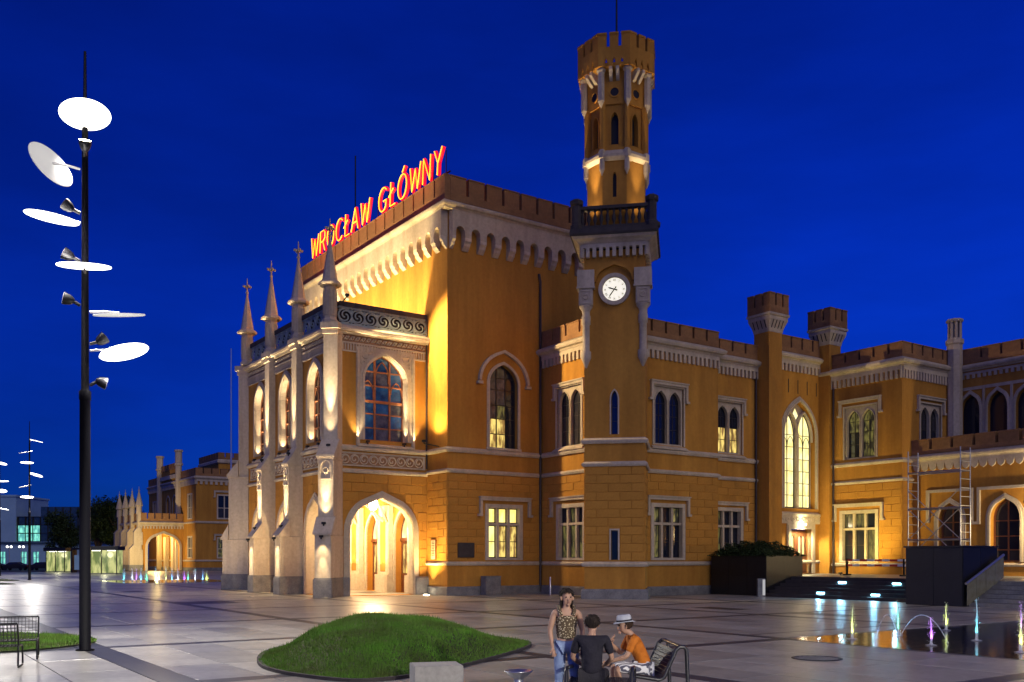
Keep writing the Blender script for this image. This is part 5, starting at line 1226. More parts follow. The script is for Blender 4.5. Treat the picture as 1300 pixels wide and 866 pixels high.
# ================================================================== lawns
def lawn(name, label, outline, hfun, blades, kerb=True, o=None):
    cx = sum(p[0] for p in outline)/len(outline); cy = sum(p[1] for p in outline)/len(outline)
    t = thing(name, label, 'lawn', (cx,cy,0), 'W')
    n = len(outline); rings = 12; vs = []; fs = []
    for i in range(rings):
        f = 1-i/rings
        for p in outline:
            x, y = cx+(p[0]-cx)*f, cy+(p[1]-cy)*f; vs.append((x,y,.03+hfun(x,y,i/rings)))
    vs.append((cx,cy,.03+hfun(cx,cy,1)))
    for i in range(rings-1):
        for k in range(n): fs.append((i*n+k, i*n+(k+1)%n, (i+1)*n+(k+1)%n, (i+1)*n+k))
    for k in range(n): fs.append(((rings-1)*n+k, (rings-1)*n+(k+1)%n, rings*n))
    part(t, 'soil', MB().add(vs, fs, True), 'soil')
    if kerb: part(t, 'kerb', MB().sweep(list(reversed(outline)), [(-.03,-.02),(.07,-.02),(.07,.05),(.05,.06),(-.03,.06)], True), 'dark_stone')
    gm = MB()
    for k in range(blades):
        i = rnd.random()**.5; a = rnd.random()*n; k0 = int(a); fr_ = a-k0
        p = outline[k0]; q = outline[(k0+1)%n]; ex, ey = p[0]+(q[0]-p[0])*fr_, p[1]+(q[1]-p[1])*fr_
        x, y = cx+(ex-cx)*i, cy+(ey-cy)*i; z = .03+hfun(x,y,1-i)
        h = rnd.uniform(.03,.07)+(rnd.uniform(.02,.07) if rnd.random() < .10 else 0); th = rnd.uniform(0,6.28); w = rnd.uniform(.006,.012); ln_ = rnd.uniform(-.04,.04); l2 = rnd.uniform(-.04,.04)
        gm.v += [(x-w*math.cos(th),y-w*math.sin(th),z-.01),(x+w*math.cos(th),y+w*math.sin(th),z-.01),(x+ln_,y+l2,z+h)]; b = len(gm.v)-3; gm.f.append([b,b+1,b+2]); gm.sm.append(False)
    o = part(t, 'grass', gm, 'grass'); o['kind'] = 'stuff'
    return t
def smooth(pts, n=8):
    out = []; m = len(pts)
    for i in range(m):
        p0,p1,p2,p3 = [Vector(pts[(i+k-1)%m]) for k in range(4)]
        for k in range(n):
            t = k/n; out.append(tuple(.5*((2*p1)+(-p0+p2)*t+(2*p0-5*p1+4*p2-p3)*t*t+(-p0+3*p1-3*p2+p3)*t**3)))
    return out
MO = smooth([(-5.45,20.9),(-4.75,18.0),(-3.3,16.3),(-2.2,16.15),(-.95,18.2),(.38,22.1),(.1,23.9),(-1.3,25.2),(-3.6,25.0),(-4.9,23.6)], 6)
def mh_(x, y, f):
    d = math.hypot((x+2.9)/2.6, (y-21.2)/3.4); return .86*max(0,1-d*d)**1.35*(1-.25*max(0,x+2)) if f > 0 else 0
def mh2(x, y, f):
    e = min(1, f*2.2); e = e*e*(3-2*e); d = ((x+3.0)/2.3)**2+((y-21.6)/4.2)**2; return e*.74*math.exp(-d*.85)+.03*math.sin(x*3.1+y*1.7)*e
lawn('grass_mound', 'kerbed green grass mound swelling out of the paving before the porch', MO, mh2, 60000)
LO = smooth([(-16,20.2),(-13,20.3),(-11.2,21.1),(-10.45,22.6),(-10.6,24.0),(-12.0,25.4),(-15,26.2),(-19,26),(-20,23)], 5)
lawn('lawn_patch', 'flat grass patch with worn edge behind the wire chairs', LO, lambda x,y,f: .05*min(1,f*4), 26000, kerb=False)
for (cx, cy, a, b, lb_) in ((-55,88,9,4.5,'far lawn strip with a lamp mast at its tip'),(-48,76,8,3.2,'narrow far lawn strip nearer than the lamp mast')):
    ol = [(cx+a*math.cos(2*math.pi*k/24)-.3*b*math.sin(2*math.pi*k/24), cy+b*math.sin(2*math.pi*k/24)) for k in range(24)]
    lawn('lawn_strip', lb_, ol, lambda x,y,f: .35*min(1,f*1.5), 6000, kerb=False)

# ================================================================== fountain in the plaza
fw = single('fountain_pool', MB().box(pool[0],pool[1],pool[2],pool[3],-.05,-.012), 'water', None, None, frame='S', o=(0,-32,-.05), kind='structure'); 
ft_b = single('fountain_basin_rim', MB().sweep([(pool[0],pool[3]),(pool[0],pool[2]),(pool[1],pool[2]),(pool[1],pool[3])], [(-.02,-.05),(.18,-.05),(.18,.004),(-.02,-.004)], True), 'slab_dark', 'thin dark stone rim framing the flat fountain pool', 'rim', frame='S', o=(0,-32,-.05))
def water_mat(name, col):
    m = bpy.data.materials.new(name); m.use_nodes = True; n = m.node_tree; n.nodes.clear()
    out = n.nodes.new('ShaderNodeOutputMaterial'); tr = n.nodes.new('ShaderNodeBsdfTranslucent'); df = n.nodes.new('ShaderNodeBsdfDiffuse'); mx = n.nodes.new('ShaderNodeMixShader'); mx.inputs[0].default_value = .5
    tp_ = n.nodes.new('ShaderNodeBsdfTransparent'); m2 = n.nodes.new('ShaderNodeMixShader'); nz = n.nodes.new('ShaderNodeTexNoise'); nz.inputs['Scale'].default_value = 9
    mr = n.nodes.new('ShaderNodeMapRange'); mr.inputs[1].default_value = .35; mr.inputs[2].default_value = .6; mr.inputs[3].default_value = .15; mr.inputs[4].default_value = .95
    n.links.new(nz.outputs[0], mr.inputs[0]); n.links.new(mr.outputs[0], m2.inputs[0])
    for s in (tr, df): s.inputs[0].default_value = (*col,1)
    n.links.new(tr.outputs[0], mx.inputs[1]); n.links.new(df.outputs[0], mx.inputs[2]); n.links.new(tp_.outputs[0], m2.inputs[1]); n.links.new(mx.outputs[0], m2.inputs[2]); n.links.new(m2.outputs[0], out.inputs[0])
    M[name] = m
water_mat('jet_water', (.85,.88,.92))
JC = {'w':(.75,.85,1.0),'y':(.85,1.0,.15),'p':(.55,.12,1.0),'b':(.15,.5,1.0),'g':(.1,1.0,.45),'t':(.1,.75,.9),'m':(.8,.1,.6)}
JN = {'w':'white','y':'yellow-green','p':'violet','b':'blue','g':'green','t':'teal','m':'magenta'}
def jet(x, y, h, c, label, r=.035, e=14, group='fountain jets in the plaza pool', double=None):
    t = thing('water_jet', label, 'fountain jet', (x,y,0), 'L', group=group)
    m_ = MB(); n = 9
    m_.tube([(rnd.uniform(-.012,.012)*k/n, rnd.uniform(-.012,.012), h*k/n) for k in range(n+1)], [r*(1.0-.75*k/n)*rnd.uniform(.75,1.3) for k in range(n+1)], 7)
    part(t, 'water_column', m_, 'jet_water'); part(t, 'splash', MB().lathe((0,0,0), [(r*4,.0),(r*3,.006),(r*1.2,.02),(r,.05)], 10), 'jet_water')
    sp_ = MB()
    for k in range(60):
        q = rnd.random()**.8; a = rnd.uniform(0,6.28); d_ = r*(1.2+3.2*(1-q)*rnd.random()); sp_.ball((d_*math.cos(a), d_*math.sin(a), h*(.05+1.02*q)), r*rnd.uniform(.10,.26), 5, 4)
    part(t, 'spray', sp_, 'jet_water')['kind'] = 'stuff'
    part(t, 'nozzle_lamp', MB().lathe((0,0,0), [(.05,.002),(.05,.02),(.03,.025)], 10), 'metal_light')
    e *= 3
    for (dx,dy) in ((-.10,-.16),(.14,-.10)): light(t, 'SPOT', (dx,dy,.02), e, JC[c], (0,0,h*.75), 60, .5, .02)
    return t
for (x,y,h,c,lb_) in ((8.89,24.6,.82,'y','yellow-green water jet closest to the mirrored step lights'),(10.61,25.87,.90,'g','tall greenish water jet with magenta tip between the two water arcs'),(10.16,22.81,.66,'p','violet water jet near the front edge of the pool'),
        (12.72,27.58,.78,'y','yellow water jet at the rear of the pool before the black parapet'),(11.91,24.13,1.05,'t','thin tall teal water jet before the glass balustrade'),(11.4,21.09,.80,'y','yellow-green water jet farthest from the step reflections, front row'),(13.99,25.87,.85,'p','violet water jet farthest from the step reflections, rear row')):
    jet(x,y,h,c,lb_, group=None)
for (p0,p1,h,lb_) in (((9.35,24.2),(10.25,25.0),.62,'thin blue arc of water beside the yellow-green jet'),((10.62,25.7),(10.75,23.2),.62,'thin blue arc of water falling toward the violet jet')):
    m_ = MB().tube([(p0[0]+(p1[0]-p0[0])*k/16, p0[1]+(p1[1]-p0[1])*k/16, h*4*(k/16)*(1-k/16)+.01) for k in range(17)], .013, 6)
    t = thing('water_arc', lb_, 'fountain jet', (p0[0],p0[1],0), 'W'); part(t, 'water_stream', m_, 'jet_water')
    light(t, 'SPOT', (p0[0]-.1,p0[1]-.25,.03), 18, (.2,.6,1.0), ((p0[0]+p1[0])/2,(p0[1]+p1[1])/2,h), 80, .5, .02)
# distant fountain in front of the far porch
single('far_fountain_pool', MB().box(-9,1.5,38.5,50,-.03,.004), 'water', None, None, frame='S', o=(-4,44,0), kind='structure')
for k in range(15):
    w = (-35.6+k*.575, 86.6-k*.10+rnd.uniform(-.6,.6)); c = 'twpbgtwybwpgwby'[k]
    jet(w[0], w[1], rnd.uniform(.9,1.35), c, 'small coloured water jet in the row before the far porch', r=.07, e=22, group='row of jets before the far porch')
# ================================================================== background at the far left
mat('facade_skylit', (.30,.48,.62), .8, (.24,.40,.54), .3)  # blue of the sky light is put into the wall colour
mat('facade_glass', (.05,.07,.09), .15, (.02,.03,.04), 1.5, spec=.6)
nb = thing('modern_building', 'pale modern building coloured as lit blue by the sky, with small lit windows beyond the lawns', 'building', (-105,200,0), 'W')
Bf = Fac((-140,200),(1,0))
wins = [rect(a,a+1.5,.9,3.6) for a in (31,35.5,38.1)]
part(nb, 'wall', MB().wall(Bf, 0, 57, 0, 5.6, wins, dep=.4).box(-140,-83,200.1,220,5.5,5.65), 'facade_skylit')
part(nb, 'upper_wall', MB().fbox(Bf, 0, 34.6, -14, .05, 5.66, 15.2).fbox(Bf, 0, 34.8, -14.2, .25, 15.2, 15.6), 'facade_skylit')
part(nb, 'ledge', MB().fbox(Bf, 0, 57, .0, .35, 5.2, 5.55), 'facade_glass')
for h in wins:
    o = part(nb, 'window', MB().ring(Bf, grow(h,-.1,True), grow(h,.1,True), -.4, .08).fbox(Bf, (h[0][0]+h[1][0])/2-.05, (h[0][0]+h[1][0])/2+.05, -.38, 0, .9, 3.6).fbox(Bf, h[0][0], h[1][0], -.38, 0, 2.2, 2.3), 'facade_skylit')
    part(o, 'pane', MB().fbox(Bf, h[0][0]+.1, h[1][0]-.1, -.36, -.34, .95, 3.55), 'lit_teal')
gh = thing('glass_hall', 'dark glazed hall with a lit teal bay standing above the blue-tinted wall', 'building', (-98,205,0), 'W')
Gf = Fac((-105.4,200.6),(1,0))
part(gh, 'glazing', MB().fbox(Gf, .05, 5, -10, 0, 5.7, 11.0).fbox(Gf, 5.05, 20, -12, .1, 5.7, 13.1), 'facade_glass')
for k in range(11): part(gh, 'mullion', MB().fbox(Gf, .1+k*1.6, .22+k*1.6, .1, .3, 5.7, 11.0 if k < 4 else 13.0), 'frame_dark')
for z in (7.4,9.2,10.9): part(gh, 'transom', MB().fbox(Gf, .1, 19.8, .1, .25, z, z+.12), 'frame_dark')
for k in range(3):
    for j in range(2): part(gh, 'lit_pane', MB().fbox(Gf, .25+k*1.6, 1.68+k*1.6, .11, .14, 5.8+j*1.75, 7.35+j*1.75), 'lit_teal')
# glowing shelters
def shelter(px0, px1, y, lab):
    t = thing('glass_shelter', lab, 'shelter', ((px0+px1)/2, y, 0), 'W')
    part(t, 'back_panel', MB().box(px0,px1,y+1.8,y+1.86,.1,3.2), 'shop_glow'); part(t, 'side_panel', MB().box(px0,px0+.08,y,y+1.8,.1,3.2), 'shop_glow')
    part(t, 'roof', MB().box(px0-.25,px1+.25,y-.3,y+2.1,3.2,3.75), 'metal_dark'); part(t, 'floor', MB().box(px0,px1,y,y+1.9,0,.1), 'granite')
    for x in (px0+.04, (px0+px1)/2, px1-.04): part(t, 'post', MB().box(x-.05,x+.05,y-.05,y+.05,0,3.2), 'metal_dark')
    for x in (px0+(px1-px0)*.25, px0+(px1-px0)*.75): part(t, 'ceiling_lamp', MB().box(x-.5,x+.5,y+.6,y+.9,3.12,3.19), 'lamp_and_disc_glow')
    light(t, 'POINT', ((px0+px1)/2,y+.8,2.6), 90, (1,.95,.55), size=.4)
shelter(-57.5,-53.3,127,'small glowing yellow-green glass shelter right of the near lamp mast')
shelter(-71.8,-68.9,145,'glowing yellow shelter left of the white panels')
pn = thing('panel_shelter', 'dark shelter with two pale panels between the glowing shelters', 'shelter', (-62,140,0), 'W')
part(pn, 'frame', MB().box(-65.6,-58.8,140,141.5,3.4,3.7).box(-65.6,-65.4,140,141.5,0,3.4).box(-59,-58.8,140,141.5,0,3.4), 'metal_dark')
for x in (-65.2,-62.0): part(pn, 'panel', MB().box(x,x+2.9,140.2,140.3,.4,2.6), 'facade_skylit')
# parked cars
def car(x, y, lab, rz=0):
    t = thing('parked_car', lab, 'car', (x,y,0), 'L', rot=rz, group='cars parked before the modern building')
    pr = [(-2.1,.35),(-2.12,.72),(-1.95,.90),(-1.3,.98),(-.75,1.42),(.65,1.46),(1.35,1.05),(2.0,.92),(2.15,.62),(2.1,.35)]
    n = len(pr); vs = [(a,-.86+(.18 if z > 1.2 else 0),z) for a,z in pr]+[(a,.86-(.18 if z > 1.2 else 0),z) for a,z in pr]
    part(t, 'body', MB().add(vs, [tuple(range(n)), tuple(reversed(range(n,2*n)))]+[(i,n+i,n+(i+1)%n,(i+1)%n) for i in range(n)]), 'black')
    part(t, 'window', MB().add([(-.68,-.72,1.36),(.6,-.72,1.39),(1.15,-.84,1.06),(-1.1,-.85,1.02)], [(0,1,2,3)]), 'glass')
    for a in (-1.35,1.35):
        for s in (-1,1): part(t, 'wheel', MB().tube([(a,s*.70,.32),(a,s*.88,.32)], .32, 14), 'metal_dark')
    for s in (-.6,.6): part(t, 'tail_lamp', MB().box(-2.14,-2.09,s-.15,s+.15,.66,.8), 'neon_red')
for k, (x, lab) in enumerate(((-91.5,'dark parked car left of both twin-bulb lamps'),(-87.6,'dark parked car between the twin-bulb lamps'),(-82.9,'dark parked car right of the far lamp mast'))): car(x, 166, lab)
def twin(x, y, lab):
    t = thing('twin_street_lamp', lab, 'street lamp', (x,y,0), 'W', group='twin-bulb street lamps'); part(t, 'pole', MB().lathe((x,y), [(.12,0),(.08,.6),(.06,4.0)], 8).tube([(x-.35,y,4.0),(x,y,4.15),(x+.35,y,4.0)], .05, 6), 'galvanised')
    for s in (-.35,.35): part(t, 'globe', MB().ball((x+s,y,4.2), .2, 10, 6), 'lamp_and_disc_glow')
twin(-90.8,170,'small twin-bulb street lamp among the parked cars'); twin(-88.6,170,'small twin-bulb street lamp near the lit teal windows')
# trees
def tree(x, y, h, rx, lab, seed, n=9000):
    rr = random.Random(seed); t = thing('broadleaf_tree', lab, 'tree', (x,y,0), 'W')
    tk = MB().tube([(x,y,0),(x+.15,y,h*.25),(x-.1,y+.1,h*.5),(x,y,h*.75)], [.42,.34,.25,.1], 9)
    cl = []
    for k in range(11):
        a = rr.uniform(0,6.28); e = rr.uniform(.25,1); d = rx*rr.uniform(.35,.8); p = (x+d*math.cos(a), y+d*math.sin(a), h*(.38+.5*rr.random())); cl.append((p, rx*rr.uniform(.32,.55)))
        tk.tube([(x,y,h*rr.uniform(.22,.5)), ((x+p[0])/2,(y+p[1])/2,p[2]*.8), p], [.2,.12,.05], 6)
    part(t, 'trunk', tk, 'bark'); cl.append(((x,y,h*.85), rx*.5)); cl.append(((x,y,h*.6), rx*.6))
    lm = MB()
    for k in range(n):
        p, r = cl[rr.randrange(len(cl))]; v = Vector((rr.gauss(0,1),rr.gauss(0,1),rr.gauss(0,.8))); v = v.normalized()*r*rr.random()**.4
        c = Vector(p)+v; s = rr.uniform(.12,.28); u_ = Vector((rr.gauss(0,1),rr.gauss(0,1),rr.gauss(0,1))).normalized()*s; w_ = u_.cross(Vector((rr.gauss(0,1),rr.gauss(0,1),1))).normalized()*s*.6
        lm.add([c-u_,c+w_,c+u_,c-w_], [(0,1,2,3)])
    o = part(t, 'crown', lm, 'leaf'); o['kind'] = 'stuff'
tree(-80.4,170,10.6,3.3,'dark tree with spreading branches before the glass hall',3,5000); tree(-81.8,186,13.6,3.6,'large dark tree hidden partly by the near lamp mast',4,11000); tree(-77.6,185,14.6,4.2,'dark tree crown between the near lamp mast and the far porch',5)

# ================================================================== things on the plaza
# wire chairs
mat('wire', (.02,.02,.022), .4, metal=.4)
def wire_chair(x, y, rz, lab):
    t = thing('wire_chair', lab, 'chair', (x,y,0), 'L', rot=rz)
    for s in (-.85,.85):
        part(t, 'side_frame', MB().tube([(s,-.28,.02),(s,.30,.02),(s,.32,.05),(s,.26,.42),(s,-.20,.40),(s,-.27,.38),(s,-.30,.04)], .018, 6), 'wire')
        part(t, 'back_frame', MB().tube([(s,.22,.41),(s,.38,.84),(s*.97,.40,.87)], .018, 6), 'wire')
    part(t, 'front_rail', MB().tube([(-.85,-.27,.40),(.85,-.27,.40)], .018, 6), 'wire'); part(t, 'top_rail', MB().tube([(-.85,.39,.86),(.85,.39,.86)], .018, 6), 'wire')
    sm_ = MB(); bm_ = MB()
    for k in range(25): a = -.80+k*1.6/24; sm_.tube([(a,-.27,.40),(a,.22,.415)], .005, 4); bm_.tube([(a,.22,.415),(a,.385,.85)], .005, 4)
    for k in range(7): sm_.tube([(-.83,-.25+k*.075,.402),(.83,-.25+k*.075,.402)], .005, 4); bm_.tube([(-.83,.23+k*.025,.44+k*.065),(.83,.23+k*.025,.44+k*.065)], .005, 4)
    part(t, 'seat', sm_, 'wire'); part(t, 'backrest', bm_, 'wire')
wire_chair(-10.75,19.45,R(24),'open wire bench chair at the edge of the grass patch'); wire_chair(-10.35,18.0,R(200),'low wire bench chair turned away from the grass patch')
# bench with tubular frame (people sit on it)
mat('bench_black', (.018,.018,.022), .35, spec=.5)
def bench(x, y, rz, L, lab, low=False):
    t = thing('mesh_bench', lab, 'bench', (x,y,0), 'L', rot=rz)
    # profile: front leg up, seat, backrest, rear leg down
    pr = [(-.42,.02),(-.40,.40),(-.34,.46),(.02,.40),(.09,.43),(.26,.82),(.31,.86),(.37,.86),(.41,.82),(.44,.02)]
    if low: pr = [(-.40,.02),(-.38,.52),(-.32,.60),(.26,.64),(.34,.60),(.40,.02)]
    for s in (-L/2, L/2):
        part(t, 'side_frame', MB().tube([(s,a,z) for a,z in pr], .03, 8), 'bench_black')
    seat = MB(); back = MB(); n = int(L/.03)
    for k in range(n):
        a = -L/2+.03+k*(L-.06)/(n-1); seat.tube([(a,-.36,.452),(a,.02,.402)], .007, 4); back.tube([(a,.03,.405),(a,.09,.435),(a,.26,.82)], .007, 4)
    for k in range(8): seat.tube([(-L/2,-.34+k*.05,.45-k*.0065),(L/2,-.34+k*.05,.45-k*.0065)], .005, 4)
    for k in range(8): back.tube([(-L/2,.10+k*.022,.47+k*.05),(L/2,.10+k*.022,.47+k*.05)], .005, 4)
    part(t, 'seat', seat, 'bench_black')
    if low:
        part(t, 'seat_rail', MB().tube([(-L/2,.02,.40),(L/2,.02,.40)], .025, 8).tube([(-L/2,-.36,.45),(-L/2,.02,.40)], .02, 8).tube([(L/2,-.36,.45),(L/2,.02,.40)], .02, 8), 'bench_black'); return
    part(t, 'backrest', back, 'bench_black')
    part(t, 'top_rail', MB().tube([(-L/2,.33,.865),(L/2,.33,.865)], .025, 8), 'bench_black')
bench(2.0, 13.72, R(-86), 1.1, 'black mesh bench under the man in the orange shirt')
bench(1.20, 12.72, R(170), .86, 'black backless mesh seat under the dark-shirted person', True)
# stone cube and steel bowl
mat('concrete', (.42,.40,.36), .8, (.33,.32,.29), 2, .2, 40, dirt=.2)
cu = thing('stone_cube', 'pale stone seat block at the foot of the grass mound', 'block', (-1.27,15.75,0), 'L', rot=R(14)); part(cu, 'block', MB().box(-.40,.40,-.33,.33,.0,.325).box(-.39,.39,-.32,.32,.325,.335), 'concrete')
bw_ = thing('drinking_bowl', 'slim steel pedestal with a shallow funnel bowl on the paving', 'drinking fountain', (.10,14.2,0), 'L')
part(bw_, 'pedestal', MB().lathe((0,0,0), [(.14,0),(.14,.02),(.075,.03),(.075,.30)], 16), 'galvanised'); part(bw_, 'bowl', MB().lathe((0,0,0), [(.08,.28),(.11,.31),(.215,.395),(.22,.41),(.20,.41),(.10,.34),(.01,.33)], 20), 'metal_light')
# bollards, cabinet
bo = thing('steel_bollard', 'thin pale bollard standing before the drainpipe of the hall', 'bollard', s2w(5.6,-2.2), 'L', rot=0); part(bo, 'post', MB().lathe((0,0,0), [(.05,0),(.05,1.0),(.04,1.03)], 10), 'metal_light')
cbn = thing('grey_cabinet', 'grey electrical cabinet standing against the hall plinth', 'cabinet', s2w(2.6,-.55), 'L', rot=TH); part(cbn, 'cabinet_body', MB().box(-.52,.52,-.22,.30,.02,1.05).box(-.55,.55,-.25,.3,1.05,1.09), 'granite')
part(cbn, 'cabinet_door', MB().box(-.47,.47,-.235,-.22,.08,1.0), 'granite')
lb2 = thing('information_post', 'short grey post with a lit face before the hedge planter', 'post', s2w(13.2,-11.2), 'L', rot=R(0)); part(lb2, 'post', MB().box(-.2,.2,-.12,.12,0,1.0), 'granite'); part(lb2, 'lit_face', MB().box(.05,.19,-.13,-.12,.1,.95), 'disc_top')  # strip's glow stands in for light falling on this side
# scaffold tower
sf = thing('scaffold_tower', 'aluminium scaffold tower before the terrace arcade, above the black parapet', 'scaffold', s2w(24,-15,1.08), 'L', rot=TH)
sx, sy = 1.0, 3.2
for (a,b) in ((-.5,-1.6),(.5,-1.6),(-.5,1.6),(.5,1.6)): part(sf, 'upright', MB().tube([(a,b,0),(a,b,7.3)], .04, 6), 'galvanised')
for z in (2.1,3.9,6.0):
    for a in (-.5,.5): part(sf, 'ledger', MB().tube([(a,-1.6,z),(a,1.6,z)], .05, 6), 'metal_light')
for b in (-1.6,1.6):
    for k in range(14): part(sf, 'rung', MB().tube([(-.5,b,.5+k*.5),(.5,b,.5+k*.5)], .022, 5), 'galvanised')
for (z0,z1) in ((2.1,5.0),(1.0,3.9)):
    part(sf, 'brace', MB().tube([(-.5,-1.6,z0),(-.5,1.6,z1)], .025, 6), 'galvanised'); part(sf, 'brace', MB().tube([(-.5,1.6,z0),(-.5,-1.6,z1)], .025, 6), 'galvanised')
# site barrier
bar = thing('site_barrier', 'low red and white barrier bars in front of the court block', 'barrier', s2w(22,-12.2,1.08), 'L', rot=TH)
mat('bar_red', (.55,.05,.04), .5); mat('bar_white', (.75,.75,.75), .5)
for z in (.55,.85):
    for k in range(8): part(bar, 'bar_segment', MB().box(-.03,.03,-2+k*.5,-1.5+k*.5,z,z+.12), 'bar_red' if k % 2 else 'bar_white')
for y in (-1.9,1.9): part(bar, 'stand', MB().box(-.05,.05,y-.05,y+.05,0,1.0).box(-.3,.3,y-.1,y+.1,0,.08), 'metal_dark')
# ================================================================== people by the bench
mat('skin', (.50,.30,.20), .55, (.42,.24,.16), 6, spec=.35); mat('hair_dark', (.018,.013,.010), .85, (.03,.02,.015), 30); mat('hair_brown', (.06,.03,.018), .85, (.035,.02,.012), 30)
mat('shirt_dark', (.022,.020,.030), .85, (.014,.013,.02), 9, .8, 14); mat('shirt_orange', (.62,.19,.02), .85, (.46,.13,.014), 9, .9, 14); mat('jeans', (.28,.36,.55), .85, (.18,.25,.42), 11, .8, 18)
mat('trousers_dark', (.03,.028,.035), .85, (.02,.018,.022), 8, .3, 60); mat('hat_cloth', (.50,.52,.55), .85, (.40,.42,.46), 12, .3, 80); mat('shoe', (.05,.045,.04), .6); mat('eye', (.02,.015,.01), .2); mat('lips', (.36,.14,.11), .5)
def pattern(name, c1, c2, scale, stripes=False):
    m = mat(name, c1, .85); n = m.node_tree; b = n.nodes['Principled BSDF']; tc = n.nodes.new('ShaderNodeTexCoord')
    tx = n.nodes.new('ShaderNodeTexWave' if stripes else 'ShaderNodeTexVoronoi'); tx.inputs['Scale'].default_value = scale
    if stripes: tx.inputs['Distortion'].default_value = 4
    rp = n.nodes.new('ShaderNodeValToRGB'); rp.color_ramp.interpolation = 'CONSTANT' if stripes else 'LINEAR'; rp.color_ramp.elements[0].position = .25; rp.color_ramp.elements[1].position = .5 if stripes else .42; rp.color_ramp.elements[0].color = (*c1,1); rp.color_ramp.elements[1].color = (*c2,1)
    n.links.new(tc.outputs['Object'], tx.inputs['Vector']); n.links.new(tx.outputs[0], rp.inputs[0]); n.links.new(rp.outputs[0], b.inputs['Base Color'])
pattern('top_pattern', (.62,.52,.34), (.10,.07,.04), 38); pattern('shorts_pattern', (.75,.75,.76), (.10,.10,.14), 9, True)
def skin_mesh(name, nodes, edges, rootk, mt, levels=2, extra=None):
    keys = list(nodes); idx = {k: i for i, k in enumerate(keys)}
    me = bpy.data.meshes.new(name+'_tmp'); me.from_pydata([nodes[k][0] for k in keys], [(idx[a], idx[b]) for a, b in edges], [])
    ob = bpy.data.objects.new(name+'_tmp', me); COL.objects.link(ob)
    sk = ob.modifiers.new('s', 'SKIN'); sk.use_smooth_shade = True; sk.branch_smoothing = .3
    for k in keys:
        r = nodes[k][1]; r = r if isinstance(r, tuple) else (r, r); sv = me.skin_vertices[0].data[idx[k]]; sv.radius = r; sv.use_root = (k == rootk)
    sb = ob.modifiers.new('u', 'SUBSURF'); sb.levels = levels; sb.render_levels = levels
    dg = bpy.context.evaluated_depsgraph_get(); ev = ob.evaluated_get(dg); m2 = bpy.data.meshes.new_from_object(ev)
    bpy.data.objects.remove(ob); bpy.data.meshes.remove(me)
    if extra:
        bm = bmesh.new(); bm.from_mesh(m2); tmp = extra.mesh('x', mt); bm.from_mesh(tmp); bm.to_mesh(m2); bm.free(); bpy.data.meshes.remove(tmp)
    m2.name = name; m2.materials.clear(); m2.materials.append(M[mt])
    for p in m2.polygons: p.use_smooth = True
    return m2
def child(t, name, me):
    o = bpy.data.objects.new(name, me); COL.objects.link(o); o.parent = t; return o
def lerp(a, b, f): return tuple(a[i]+(b[i]-a[i])*f for i in range(3))
